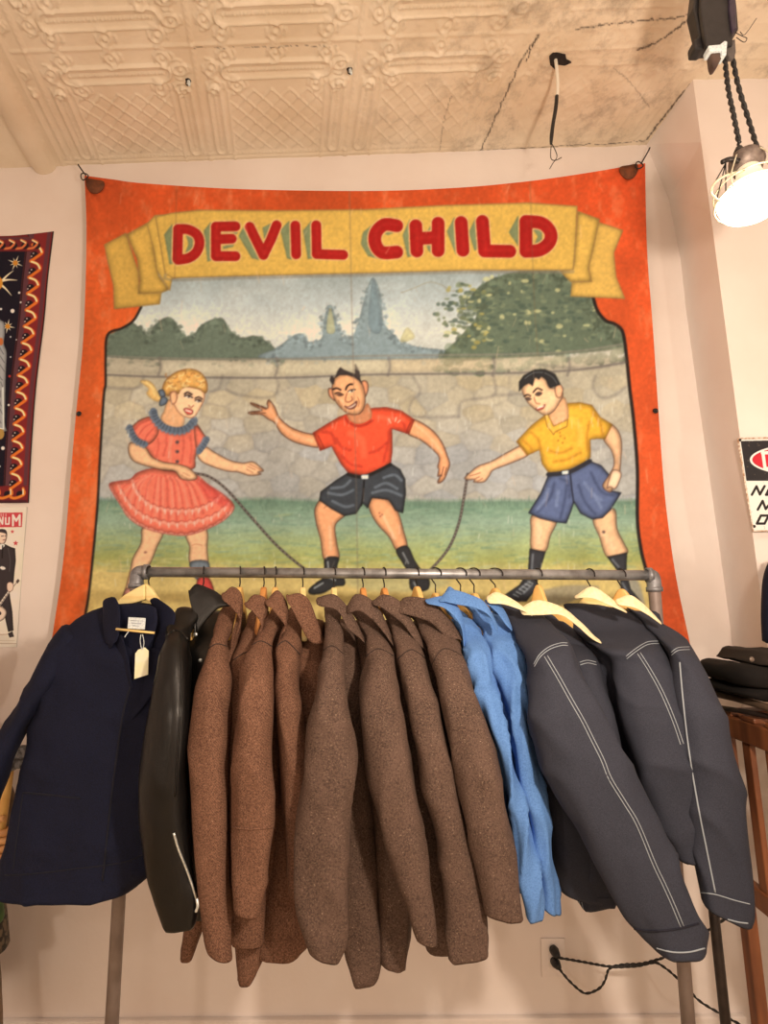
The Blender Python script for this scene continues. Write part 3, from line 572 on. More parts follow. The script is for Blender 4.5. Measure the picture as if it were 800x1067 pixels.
def build_banner():
    c, (X, Y, n1, n2) = paint_banner(); paint_rope(c); paint_girl(c); paint_devil(c); paint_boy(c)
    # rubbed canvas grain, pale scuffs and the sewn seams of the cloth strips
    gr = (c.noise(2.6, 2, 1, 21)-.5)[..., None]; c.a *= (1+.14*gr)*(.965+.07*c.noise(14,3,1.4,22)[...,None])
    g = random.Random(31)
    for k in range(230):
        y = g.choice((428,432,596,425,590,470,545)) + g.gauss(0,7); x = g.uniform(100,660); c.stroke([(x,y),(x+g.uniform(-1,1),y+g.uniform(2,9))], 1, (232,220,200), g.uniform(.15,.5), .8)
    for k in range(160):
        x, y = g.uniform(70,710), g.uniform(190,700); c.stroke([(x,y),(x+g.uniform(-4,4),y+g.uniform(3,14))], g.uniform(.6,1.5), (240,190,150), g.uniform(.1,.3), .8)
    c.stroke([(364,196),(366,300),(369,420),(372,560),(374,745)], 1.6, (120,96,76), .35, 1.2); c.stroke([(184,192),(182,290)], 1.4, (120,80,50), .3, 1.2); c.stroke([(552,186),(556,300),(560,370)], 1.4, (120,90,60), .3, 1.2)
    lum = c.a @ np.array((.3,.59,.11)); c.a[:] = c.a*.96+lum[...,None]*.04
    c.a[:] = np.clip(c.a, 6, 250)
    top = [(88,183),(118,187),(150,191),(250,197),(380,199),(470,196),(540,190),(600,182),(672,170)]
    right = [(672,170),(674,260),(680,340),(686,430),(693,520),(704,600),(719,672),(732,740)]
    left = [(88,183),(90,235),(89,300),(86,362),(79,433),(73,503),(66,583),(56,653),(42,740)]
    bot = [(42,740),(200,744),(400,746),(600,744),(732,740)]
    P, s, t = coons(top, bot, left, right, 640, 520)
    d = np.zeros(P.shape[:2])+WALL_Y-.046
    px, py = P[...,0], P[...,1]
    for cx, cy, sg in ((88,183,1),(672,170,-1)):                      # pleats fanning out from the two hung corners
        a = np.arctan2(py-cy, (px-cx)*sg); r = np.hypot(px-cx, py-cy)
        d += -.0045*np.sin(a*15+.6)*np.exp(-r/95)*np.clip(r/18,0,1)
    d += -.004*np.sin(px*.035+py*.006)*(.3+.7*t) -.003*np.sin(px*.08-py*.02+1)*t -.002*np.sin((px+py*.7)*.11)*np.exp(-((px-170)/90)**2)
    d += -.012*t*t
    root = thing('show_banner', 'large painted canvas show banner of three children skipping rope, hung behind the clothes rack', 'banner', at(380,199,WALL_Y-.03))
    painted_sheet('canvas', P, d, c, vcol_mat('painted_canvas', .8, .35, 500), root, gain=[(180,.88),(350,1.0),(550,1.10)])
    iron = M['iron']; rust = mat('old_leather_patch', (92,46,24), (120,58,28), .8, 60)
    for x, y, sx in ((97,192,1),(657,177,-1)):
        pts = [(x+dx*1.0*sx, y+dy) for dx, dy in ((-7,-6),(2,-5),(11,-3),(10,4),(4,9),(-3,8),(-7,2))]
        pl = plate_geo([at(a, b, WALL_Y-.054) for a, b in cat(pts, 3, True)], (0,.004,0)); fixn(mesh('corner_patch', *pl, rust, root))
        q = at(88 if sx > 0 else 666, 184 if sx > 0 else 172, WALL_Y-.060)
        ring = [q+Vector((.014*math.cos(a), .003*math.sin(2*a), .014*math.sin(a))) for a in np.linspace(0, 6.2832, 22)]
        tube('hanging_ring', ring, .0022, iron, root, 8)
    for x, y in ((82,431),(683,428)):
        q = at(x, y, WALL_Y-.060); V, Fc = lathe_geo([(.003,0),(.0085,0),(.0095,.0015),(.0085,.003),(.004,.003),(.0035,.0005)], q+Vector((0,.002,0)), (0,-1,0), 18); fixn(mesh('grommet', V, Fc, iron, root))
    q = at(671, 165, WALL_Y-.03); n_ = tube('wall_hook', [q+Vector((0,.04,0)), q+Vector((0,-.030,0)), q+Vector((.006,-.036,.012))], .0026, iron, None, 8, 4); tag(n_, 'small dark iron hook in the wall holding the top right corner of the banner', 'hook')
    q = at(88, 181, WALL_Y-.03); n_ = tube('wall_hook', [q+Vector((0,.04,0)), q+Vector((0,-.030,0)), q+Vector((-.004,-.036,.008))], .0026, iron, None, 8, 4); tag(n_, 'small dark iron hook in the wall holding the top left corner of the banner', 'hook')
# ------------------------------------------------------------------ materials used by the objects
M = {}
M['wall'] = mat('cream_plaster', (236,203,180), (226,190,166), .7, 3, 6, bump=.25, bscale=60, lo=.3, hi=.8)
M['iron'] = mat('dark_iron', (40,32,28), (58,46,40), .5, 90, metal=.6)
M['pipe'] = mat('galvanised_pipe', (126,112,102), (168,152,140), .42, 26, 6, metal=.65, bump=.1, stretch=(1,1,1))
M['fitting'] = mat('malleable_iron_fitting', (104,92,86), (140,126,118), .5, 50, 4, metal=.55, bump=.3)
M['post'] = mat('worn_steel_tube', (124,98,84), (142,114,98), .5, 18, 5, metal=.2)
M['wood_pale'] = mat('pale_beech', (240,196,126), (226,172,98), .45, 9, 5, stretch=(1,1,6))
M['wood_red'] = mat('orange_beech', (206,128,62), (178,100,46), .4, 20, 5)
M['wood_gold'] = mat('golden_beech', (226,168,92), (206,140,68), .42, 16, 5)
M['tweed'] = fabric('brown_tweed', (124,80,57), (64,36,24), (160,114,86), 700, .6, .12, fl=(.64,.86), flscale=400, bump=.3, fine=330)
M['herring'] = fabric('grey_brown_herringbone', (98,69,54), (38,24,16), (168,130,100), 900, .8, .25, fl=(.65,.84), flscale=400, bump=.3, fine=330)
M['leather'] = mat('black_leather', (6,5,4), (11,9,8), .36, 12, 3, bump=.2, bscale=160, spec=.4)
M['navy'] = fabric('navy_twill', (17,19,36), (8,9,20), None, 1500, .7, .2, rough=.85, bump=.25)
M['navy_dark'] = mat('navy_thread', (9,10,22), None, .9)
M['blue'] = fabric('blue_chambray', (94,121,158), (72,98,136), None, 1400, .3, .2, rough=.85, bump=.3, slub=12)
M['denim'] = fabric('raw_denim', (52,48,52), (38,35,39), None, 1600, .8, .15, rough=.85, bump=.15, slub=6, fine=500)
M['cord'] = mat('cream_corduroy', (230,194,144), (216,178,128), .9, 120, 2, bump=.4, bscale=300)
M['stitch'] = mat('white_thread', (140,132,126), None, .8)
M['black'] = mat('black_rubber', (24,20,18), (34,28,26), .5, 60)
M['chrome'] = mat('zip_metal', (226,214,200), (190,178,164), .3, 200, metal=.8)
M['white'] = mat('white_cloth_label', (222,210,200), (190,178,170), .8, 300)
M['tagpaper'] = mat('manila_tag', (240,222,170), (226,204,150), .7, 40)
M['stand'] = mat('mahogany_stain', (128,68,36), (84,40,20), .45, 8, 6, stretch=(3,3,.6), bump=.1)
M['blackcloth'] = fabric('black_cotton', (16,10,8), (9,6,5), None, 1200, .4, .2, bump=.2)
M['blacktin'] = mat('black_metal', (38,26,20), (54,38,30), .5, 30, metal=.3)
# ------------------------------------------------------------------ room shell
pL, pR = at(80,172,WALL_Y), at(673,151,WALL_Y)
CK = (pR.z-pL.z)/(pR.x-pL.x); CZ0 = pL.z - CK*pL.x
def ceil_z(x): return CZ0 + CK*x
def ceil_hit(px, py):
    d = ray(px, py); t = (CZ0 + CK*CAM.x - CAM.z)/(d.z - CK*d.x); return CAM + d*t
X_L, X_R, Y_F = -2.7, 2.3, -3.2
c0 = at(722,430,WALL_Y); c0 = Vector((pR.x, WALL_Y, 0)); c1 = ceil_hit(722,84)
def slab(name, x0,x1,y0,y1,z0,z1,m):
    return struct(box(name, ((x0+x1)/2,(y0+y1)/2,(z0+z1)/2), (x1-x0,y1-y0,z1-z0), m, None, 0))
ZT = 3.4
slab('wall_back', X_L-.1, c0.x+.40, WALL_Y, WALL_Y+.1, 0, ZT, M['wall'])
# slanted return of the chimney breast (its old plaster corner wanders) and its face: one solid
edge = [at(x,y,WALL_Y) for x,y in ((664,118),(673,150),(697,208),(709,270),(714,318),(728,420),(748,560),(764,677))]
lo_ = edge[-1]+(edge[-1]-edge[-3])*(edge[-1].z/(edge[-3].z-edge[-1].z)); edge.append(Vector((lo_.x,WALL_Y,0)))
edge = [Vector((e.x,WALL_Y,e.z)) for e in edge]
nE = len(edge); V = []
for e in edge:
    f = Vector((c1.x+(e.z<1.9)*0, c1.y, e.z)); V += [e+Vector((0,.05,0)), e, f, Vector((X_R+.1,c1.y+.02,e.z)), Vector((X_R+.1,WALL_Y+.1,e.z))]
Fc = [(i*5+j,i*5+(j+1)%5,(i+1)*5+(j+1)%5,(i+1)*5+j) for i in range(nE-1) for j in range(5)]+[tuple(range(5)),tuple((nE-1)*5+j for j in range(5))[::-1]]
struct(fixn(mesh('wall_right', V, Fc, M['wall'], None, smooth=False)))
slab('wall_side', X_L-.1, X_L, Y_F, WALL_Y, 0, ZT, M['wall']).name = 'wall_left'
slab('wall_east', X_R, X_R+.1, Y_F, c1.y, 0, ZT, M['wall'])
slab('wall_front', X_L-.1, X_R+.1, Y_F-.1, Y_F, 0, ZT, M['wall'])
fm = mat('oak_floor', (206,170,130), (176,136,98), .45, 6, 6, stretch=(8,1,1))
slab('floor', X_L-.1, X_R+.1, Y_F-.1, WALL_Y+.1, -.08, 0, fm)
bz = at(48,1060,WALL_Y).z
struct(box('baseboard_back', ((X_L+c0.x)/2, WALL_Y-.009, bz/2), (c0.x-X_L, .018, bz), M['wall'], None, .004))
# pressed tin ceiling: relief in real geometry on the part near the wall
dv = ray(300,610); sk = dv.x/dv.y
def ceil_mat():
    m, n, l, b = new_mat('painted_pressed_tin'); b.inputs['Roughness'].default_value = .55
    tc = N(n,'ShaderNodeTexCoord')
    a = N(n,'ShaderNodeTexNoise', Scale=5, Detail=8); l.new(tc.outputs['Object'], a.inputs['Vector'])
    r = N(n,'ShaderNodeValToRGB'); e = r.color_ramp.elements; e[0].position=.3; e[1].position=.7; e[0].color=rgba((215,176,139)); e[1].color=rgba((231,194,159)); l.new(a.outputs['Fac'], r.inputs[0])
    # sooty, flaking patches gather on the damaged right-hand side
    at_ = N(n,'ShaderNodeAttribute', attribute_name='wear')
    d = N(n,'ShaderNodeTexNoise', Scale=11, Detail=9, Roughness=.7); l.new(tc.outputs['Object'], d.inputs['Vector'])
    r2 = N(n,'ShaderNodeValToRGB'); r2.color_ramp.elements[0].position=.50; r2.color_ramp.elements[1].position=.78; l.new(d.outputs['Fac'], r2.inputs[0])
    mu = N(n,'ShaderNodeMath', operation='MULTIPLY'); l.new(r2.outputs[0], mu.inputs[0]); l.new(at_.outputs['Fac'], mu.inputs[1])
    mi = N(n,'ShaderNodeMixRGB'); l.new(mu.outputs[0], mi.inputs[0]); l.new(r.outputs[0], mi.inputs[1]); mi.inputs[2].default_value = rgba((132,106,84))
    cr = N(n,'ShaderNodeAttribute', attribute_name='crack'); m2 = N(n,'ShaderNodeMixRGB'); l.new(cr.outputs['Fac'], m2.inputs[0]); l.new(mi.outputs[0], m2.inputs[1]); m2.inputs[2].default_value = rgba((44,30,24))
    l.new(m2.outputs[0], b.inputs['Base Color'])
    nb = N(n,'ShaderNodeTexNoise', Scale=130, Detail=5); l.new(tc.outputs['Object'], nb.inputs['Vector'])
    bp = N(n,'ShaderNodeBump', Strength=.35, Distance=.002); l.new(nb.outputs['Fac'], bp.inputs['Height']); l.new(bp.outputs[0], b.inputs['Normal'])
    return m
def build_ceiling():
    x0, x1, y0, y1 = -2.1, 1.5, 1.02, WALL_Y+.03
    st = .0042; nx, ny = int((x1-x0)/st), int((y1-y0)/st)
    gx, gy = np.meshgrid(np.linspace(x0,x1,nx), np.linspace(y0,y1,ny))
    u = gx - (gy-WALL_Y)*sk
    s0 = at(220,168,WALL_Y).x; s1 = at(499,160,WALL_Y).x; pw = (s1-s0)/2
    yc = ceil_hit(200,47).y; pl = WALL_Y-yc
    pu = (u-s0)/pw; pi = np.floor(pu); p = (pu-pi)*pw; q = gy-yc                # metres inside a panel
    row2 = q < 0; q = np.where(row2, -q, q)
    h = np.zeros_like(gx)
    g = lambda d, w: np.exp(-(d/w)**2)
    def seg(ax,ay,bx,by):
        dx,dy = bx-ax,by-ay; t = np.clip(((p-ax)*dx+(q-ay)*dy)/(dx*dx+dy*dy),0,1); return np.hypot(p-ax-t*dx,q-ay-t*dy), t
    def capsule(ax,ay,bx,by,w):
        nonlocal h
        d,t = seg(ax,ay,bx,by); L = math.hypot(bx-ax,by-ay)
        h = h + .0065*g(d-w,.0045) + .004*g(d,.006)*(.55+.45*np.cos(t*L/.011*6.283)) + .0025*g(d-w*.62,.003)
    m_ = .050
    for x in (m_, pw-m_): capsule(x, .155, x, pl-.055, .021)
    capsule(.11, .085, pw-.11, .085, .026)
    for cx, cy in ((m_,.075),(pw-m_,.075),(.13,.135),(pw-.13,.135),(m_+.005,.135),(pw-m_-.005,.135),(.10,.035),(pw-.10,.035),(pw/2,.03)):
        r = np.hypot(p-cx,q-cy); a = np.arctan2(q-cy,p-cx); h = h + .005*g(r-.019-.0035*np.cos(a*2+cx*40),.005) + .006*g(r,.008) + .003*g(r-.030-.004*np.cos(3*a),.0035)*(np.cos(a*4)>-.3)
    fld = np.clip((p-.098)/.008,0,1)*np.clip((pw-.098-p)/.008,0,1)*np.clip((q-.150)/.008,0,1)*np.clip((pl-.045-q)/.008,0,1)
    d1 = np.abs(((p+q)/.062)%1-.5)*.062; d2 = np.abs(((p-q)/.062)%1-.5)*.062
    h += fld*(.0028*g(d1,.0035)+.0028*g(d2,.0035))
    for e in (.096, pw-.096): h += .003*g(p-e,.004)*(q>.15)
    h += .0035*g(q-(pl-.03),.006)*(.5+.5*np.cos(p/.013*6.283)) + .003*g(q-(pl-.012),.004)
    sd = np.minimum(p,pw-p); h += .0045*g(sd,.006) - .003*g(sd,.002)
    h += .0035*g(q,.005) - .002*g(q,.0015)
    # no tin on the patched strip at far right; a half-round cornice roll at far left
    uR = at(499,160,WALL_Y).x; fade = 1-np.clip((u-uR+.42)/.5,0,1)*.55; right = u > uR
    h *= 1.5*np.where(right, .25, fade)
    uc = ceil_hit(46,172).x-(ceil_hit(46,172).y-WALL_Y)*sk; dl = np.abs(u-uc); R = .047
    h = np.where(u < uc+.09, .003*g(u-uc-.075,.006)+.002, h); h = np.where(dl < R, np.maximum(h, np.sqrt(np.maximum(R*R-dl*dl,0))*.8), h)
    rng = np.random.default_rng(5); wear = np.clip((u-uR+.75)/.7,.04,1)*.85
    nzv = np.zeros_like(gx)
    for sc_, am in ((.11,.006),(.04,.003),(.014,.0016)):
        a = rng.random((int((y1-y0)/sc_)+3,int((x1-x0)/sc_)+3)); fx=(gx-x0)/sc_; fy=(gy-y0)/sc_; ix,iy=fx.astype(int),fy.astype(int); fx-=ix; fy-=iy; fx=fx*fx*(3-2*fx); fy=fy*fy*(3-2*fy)
        nzv += am*((a[iy,ix]*(1-fx)+a[iy,ix+1]*fx)*(1-fy)+(a[iy+1,ix]*(1-fx)+a[iy+1,ix+1]*fx)*fy-.5)
    h += nzv*(.35+.9*wear)
    crack = np.zeros_like(gx)
    def crk(pts, w, k=1):
        nonlocal crack
        P = [ceil_hit(*a) for a in pts]; P = resample(cat([(v.x,v.y) for v in P],6), 60); j = rng.normal(0,.0016,P.shape); P = P+j
        for i in range(len(P)-1):
            ax,ay = P[i]; dx,dy = P[i+1]-P[i]; m = (np.abs(gx-ax)<.06)&(np.abs(gy-ay)<.06)
            X,Y = gx[m],gy[m]; t = np.clip(((X-ax)*dx+(Y-ay)*dy)/(dx*dx+dy*dy+1e-9),0,1); d = np.hypot(X-ax-t*dx,Y-ay-t*dy)
            crack[m] = np.maximum(crack[m], k*np.clip(1.25-d/(w*.8*(.75+.35*math.sin(i*.9)*math.sin(i*.37))),0,1))
    crk([(562,36),(545,60),(530,92),(512,132),(500,158)], .0045); crk([(600,31),(640,25),(690,20),(722,16)], .004, .9); crk([(664,52),(690,40),(718,20)], .005); crk([(720,88),(706,104),(690,124),(674,145)], .006)
    crk([(500,158),(560,154),(620,150),(672,147)], .0035,.9); crk([(548,63),(560,36)], .003); crk([(470,100),(462,128),(458,156)],.003,.5); crk([(640,70),(660,90),(676,112)],.003,.4); crk([(200,49),(270,49),(350,47)],.0016,.7)
    zc = CZ0+CK*gx-h
    # the wall line cuts the sheet; the chimney breast hides the rest
    V = np.stack([gx,gy,zc],-1).reshape(-1,3); i = (np.arange(ny-1)[:,None]*nx+np.arange(nx-1)[None]).ravel(); Fc = np.stack([i,i+nx,i+nx+1,i+1],1)
    me = bpy.data.meshes.new('ceiling'); me.vertices.add(len(V)); me.vertices.foreach_set('co',V.ravel()); me.loops.add(Fc.size); me.loops.foreach_set('vertex_index',Fc.ravel())
    me.polygons.add(len(Fc)); me.polygons.foreach_set('loop_start',np.arange(len(Fc))*4); me.polygons.foreach_set('loop_total',np.full(len(Fc),4)); me.update(calc_edges=True); me.polygons.foreach_set('use_smooth',np.ones(len(Fc),bool))
    for nm, v in (('wear',wear),('crack',crack)): me.attributes.new(nm,'FLOAT','POINT').data.foreach_set('value',v.ravel().astype(np.float32))
    cm = ceil_mat(); me.materials.append(cm); o = bpy.data.objects.new('ceiling', me); COL.objects.link(o); struct(o)
    xa, xb = X_L-.1, X_R+.1
    zz = lambda x: ceil_z(x)+.012
    V = [(xa,Y_F-.1,zz(xa)),(xb,Y_F-.1,zz(xb)),(xb,WALL_Y+.1,zz(xb)),(xa,WALL_Y+.1,zz(xa))]
    struct(fixn(mesh('ceiling', *plate_geo(V, (0,0,.06)), M['wall'], None, smooth=False)))
build_ceiling()
# ------------------------------------------------------------------ pipe clothes rack
RL, RR = at(147,596,RAIL_Y), at(682,599.5,RAIL_Y); RAIL_R = .0135
def rail_at(px):
    a = at(px, 598, RAIL_Y); t = (a.x-RL.x)/(RR.x-RL.x); return RL.lerp(RR, t)
rack = thing('clothes_rack', 'grey steel pipe clothes rail on two uprights, carrying the row of jackets', 'clothes rack', (RL+RR)/2-Vector((0,0,RL.z)))
tube('rail', [RL, RR], RAIL_R, M['pipe'], rack, 20)
for a, foot, sgn in ((RL,(116.5,1067),-1),(RR,(717,1067),1)):
    t1 = at(142 if sgn<0 else 681.5, 612, RAIL_Y); b1 = at(*foot, RAIL_Y); d = b1-t1; fl = t1+d*((t1.z-.004)/(t1.z-b1.z)); fl.z = .004
    up = Vector((t1.x, RAIL_Y, a.z))
    tube('upright', [up-Vector((0,0,.02)), t1, fl], .0152, M['pipe'] if sgn > 0 else M['post'], rack, 20) if False else tube('upright', [up-Vector((0,0,.02)), t1, fl], .0152, M['post'], rack, 20)
    e = [Vector((a.x-sgn*.012,RAIL_Y,a.z)), Vector((up.x-sgn*.012,RAIL_Y,a.z)), Vector((up.x-sgn*.003,RAIL_Y,a.z-.003)), Vector((up.x,RAIL_Y,a.z-.014)), Vector((up.x,RAIL_Y,a.z-.036))]
    V1 = tube_geo(e, [.0172,.0175,.018,.0178,.0178], 20, 6)
    c1_ = tube_geo([Vector((a.x-sgn*.020,RAIL_Y,a.z)), Vector((a.x-sgn*.009,RAIL_Y,a.z))], .0205, 20); c2_ = tube_geo([Vector((up.x,RAIL_Y,a.z-.030)), Vector((up.x,RAIL_Y,a.z-.042))], .0205, 20)
    fixn(mesh('elbow', *join(V1,c1_,c2_), M['fitting'], rack))
    V, Fc = lathe_geo([(.05,0),(.05,.006),(.024,.009),(.022,.03),(.017,.032)], (fl.x,fl.y,0), (0,0,1), 24); fixn(mesh('floor_flange', V, Fc, M['fitting'], rack))
# ------------------------------------------------------------------ hangers
def hanger(px, ang, wood, label, group='wooden hangers on the rail', drop=.0, arm=.115, knob=1.0, twist=.35, first=[None]):
    o = rail_at(px); r = thing('coat_hanger', label, 'hanger', (o.x, o.y, o.z+RAIL_R), group)
    o = Vector(r.location); ca, sa = math.cos(ang), math.sin(ang)
    X = Vector((ca, sa, 0)); Y = Vector((-sa, ca, 0)); rr = RAIL_R+.0023; c = o-Vector((0,0,RAIL_R))
    pts = [c+Vector((rr*math.sin(a)*twist,-rr*math.sin(a),rr*math.cos(a))) for a in np.linspace(1.9,-1.7,14)]
    pts += [c+Vector((0,.004,-.026)), c+Vector((0,-.001,-.036)), c+Vector((0,-.001,-.058-drop))]
    tube('hook', pts, .0018, M['iron'], r, 8, 2)
    # arms: shaped wooden yoke along the coat's shoulders (local Y), rounded neck in the middle
    zt = -.046-drop
    prof = [(-arm,-.105),(-arm*.55,-.058),(-.03,-.020*knob),(-.011,.004*knob),(0,.009*knob),(.011,.004*knob),(.03,-.020*knob),(arm*.55,-.058),(arm,-.105),(arm*.94,-.122),(arm*.5,-.082),(0,-.040),(-arm*.5,-.082),(-arm*.94,-.122)]
    pts = [c+Y*a-X*.0075+Vector((0,0,zt+b)) for a,b in cat(prof,4,True)]
    o2 = fixn(mesh('yoke', *plate_geo(pts, X*.015), M[wood], r, smooth=False)); bevel(o2, .004, 2)
    return r
# ------------------------------------------------------------------ garments
def edge_rings(L, R, depth, b, n=14, skew=.5, front=False):
    """two traced outlines -> rings of a solid: major axis between them at a true depth, minor axis along the coat's own depth"""
    a, c = resample(cat(L,6), n), resample(cat(R,6), n); out = []
    for (x1,y1),(x2,y2) in zip(a,c):
        ym = (y1+y2)/2; y = interp(depth, ym) if hasattr(depth,'__len__') else depth; bb = interp(b, ym) if hasattr(b,'__len__') else b
        A, B = at(x1,y1,y), at(x2,y2,y); d = ray((x1+x2)/2, ym); nv = Vector((d.x*skew, d.y, 0)).normalized()*bb
        if front: A, B = A+nv, B+nv
        out.append((A, B, nv))
    return out
def piece(name, L, R, depth, b, m, parent, n=14, wr=.004, seed=0, power=2.2, sub=3, seg=30, wscale=(14,14,4), open_end=False, skew=.5, front=False, fold=0, fscale=(16,16,7)):
    V, Fc = ring_loft(edge_rings(L,R,depth,b,n,skew,front), seg, sub, power, wr, wscale, seed, open_end=open_end, fold=fold, fscale=fscale); return fixn(mesh(name, V, Fc, m, parent))
def flap(name, pairs, depth, m, parent, b=.005, wr=.0, seed=0, sub=5, power=2.6, seg=20):
    """collar or lapel: a soft folded strip given by pairs of its two edges"""
    rs = []
    for i, pr in enumerate(pairs):
        (x1,y1),(x2,y2) = pr[0], pr[1]; y = depth[i] if hasattr(depth,'__len__') else depth
        rs.append((at(x1,y1,y), at(x2,y2,y-(.022 if len(pr) < 3 else pr[2])), Vector((0,b,0))))
    V, Fc = ring_loft(rs, seg, sub, power, wr, (20,20,20), seed); return fixn(mesh(name, V, Fc, m, parent))
def coat(name, label, ctg, group, m, L, R, dep, collar, hook, cm=None, body=None, bm=None, wr=.005, seed=0, sleeve_b=(.018,.045,.050,.022), seam_m=None, dy=0, cd=1.345, hem=None, cb=.005, fold=.006, fscale=(16,16,7)):
    top = min(L[0][1], R[0][1]); seam = top+45; end = max(L[-1][1], R[-1][1])
    r = thing(name, label, ctg, at((L[0][0]+R[0][0])/2, top, 1.40), group)
    D = [(top,1.36+dy*.4),(seam-18,1.30+dy*.7),(seam,1.24+dy),(seam+60,1.18+dy),(end,1.165+dy)] if dep is None else dep
    B = [(top,sleeve_b[0]),(seam,sleeve_b[1]),(seam+120,sleeve_b[2]),(end,sleeve_b[3])]
    piece('sleeve', L, R, D, B, m, r, 20, wr, seed, open_end=True, fold=fold, fscale=fscale, power=2.3, sub=4, seg=36)
    if body:
        bl, br = body; be = max(bl[-1][1], br[-1][1]); bt = min(bl[0][1], br[0][1])
        piece('body', bl, br, [(bt,1.37),(bt+45,1.27),(bt+100,1.25),(be,1.25)], [(bt,.05),(bt+45,.14),(bt+100,.15),(be,.16)], m, r, 16, wr*1.2, seed+3, power=4.0, front=True, fold=fold, open_end=True)
        xb = at(bl[0][0], bl[0][1], 1.6).x; x2 = (at(bl[0][0],bl[0][1],1.42).x+at(br[0][0],br[0][1],1.42).x)/2
        z0 = at(bl[0][0], bt+30, 1.42).z; dx = .06*(x2+.1)
        rs = [(Vector((x2-.028*k, y, z)), Vector((x2+.028*k, y, z)), Vector((0,.045*k,0))) for k,y,z in ((.8,1.56,z0),(1,1.60,z0-.08),(1,1.615,z0-.25),(.9,1.61,z0-.42),(.8,1.60,z0-.54))]
        fixn(mesh('sleeve', *ring_loft(rs, 20, 4, 2.0, wr, (14,14,4), seed+7, open_end=True), m, r))
    if collar: flap('collar', collar, cd-.055, cm or m, r, cb, .0015, seed)
    return r
def seam_line(name, pts, y, m, parent, r=.0016, n=6):
    return tube(name, [at(a,b,c) if False else at(a,b,y if not hasattr(y,'__len__') else float(np.interp(i, np.linspace(0,len(pts)-1,len(y)), y))) for i,(a,b) in enumerate(pts)], r, m, parent, 6, n)
def surf_line(name, pts, target, m, parent=None, r=.0011, lift=.0004, n=40):
    """thread laid on the front surface of a part"""
    from mathutils.bvhtree import BVHTree
    off = top_of(target); bv = BVHTree.FromPolygons([v.co+off for v in target.data.vertices], [tuple(p.vertices) for p in target.data.polygons])
    P = []
    for x, y in resample(cat(pts, 8), n):
        d = ray(x, y).normalized(); h = bv.ray_cast(CAM, d)
        if h[0] is not None: P.append(h[0]-d*lift)
    if len(P) < 3: return None
    return tube(name, P, r, m, target, 6)
BG, DG = 'brown tweed coats', 'dark grey brown herringbone coats'
# --- the eight brown coats -------------------------------------------------
brown = []
def bro(i, label, m, L, R, collar, body, hook, wood, hl, ang, dy, group, cd=1.345, cb=.007):
    o = coat('wool_coat', label, 'coat', group, M[m], L, R, None, collar, hook, None, body, None, .0055, i*3.1, dy=dy, cd=cd, cb=cb); brown.append(o)
    s = [c for c in o.children if c.name.startswith('sleeve')][0]
    return o, s
specs = [
 ('reddish brown tweed coat hanging directly beside the black leather jacket','tweed',
  [(234,630),(226,651),(218,673),(207,710),(200,752),(198,797),(202,865),(210,930),(217,986)], [(246,632),(243,650),(237,673),(239,716),(238,760),(237,797),(237,865),(239,930),(240,996)],
  [((234,617),(237,629)),((242,611),(247,640)),((251,618),(251,650)),((253,634),(246,664)),((248,652),(243,675))],
  ([(228,640),(215,700),(200,820),(191,930),(186,1002)],[(250,640),(246,720),(242,850),(222,950),(204,985),(200,1003)]),250,'wood_gold','golden wooden hanger in the reddish tweed coat next to the leather jacket',.05,.0),
 ('reddish brown tweed coat mostly hidden behind the third one, its long cuff showing below','tweed',
  [(262,634),(254,660),(244,685),(239,720),(235,780),(234,860),(238,920),(244,981)], [(277,634),(274,655),(268,680),(270,720),(276,800),(278,880),(278,940),(276,982)],
  [((257,627),(263,636)),((265,619),(270,646)),((276,623),(273,656)),((279,634),(270,660)),((272,650),(267,668))],
  ([(258,640),(250,700),(246,800),(244,900),(244,960)],[(280,640),(280,720),(280,820),(276,900),(270,965)]),275,'wood_red','reddish wooden hanger with a rounded end poking out of the second tweed coat',.1,.055),
 ('reddish brown tweed coat with a stitched cuff line, in front of the second one','tweed',
  [(282,636),(275,650),(265,670),(254,692),(247,745),(242,797),(242,860),(243,910),(244,946)], [(294,637),(290,650),(283,671),(284,700),(283,732),(282,797),(284,850),(281,890),(273,952)],
  [((279,624),(283,633)),((289,615),(291,644)),((299,628),(298,655)),((300,643),(293,662)),((294,655),(291,668))],
  ([(272,650),(262,720),(250,850),(240,960),(241,1000),(245,1029)],[(300,650),(298,720),(296,850),(290,950),(284,990),(264,1029)]),287,'wood_gold','wooden hanger inside the third tweed coat, only its wire hook showing',.1,-.02),
 ('reddish brown tweed coat with a broad open collar, last before the greyer coats','tweed',
  [(302,634),(296,652),(289,672),(287,700),(290,749),(292,797),(294,840),(297,890),(301,930)], [(318,640),(317,655),(311,680),(313,710),(316,745),(319,775),(322,830),(326,890),(326,930)],
  [((301,620),(303,632)),((312,618),(313,652)),((322,625),(322,668)),((330,645),(331,672)),((337,666),(336,669))],
  ([(308,650),(300,720),(280,850),(262,950),(260,999)],[(338,650),(338,740),(336,850),(334,930),(329,992),(312,1006)]),315.5,'wood_pale','pale wooden hanger in the open collared tweed coat before the greyer coats',.2,.03),
]
for i,(lb,m,L,R,cl,bd,hk,wd,hl,ang,dy) in enumerate(specs):
    o, s = bro(i, lb, m, L, R, cl, bd, hk, wd, hl, ang, dy, BG)
    hanger(hk, ang, wd, hl)
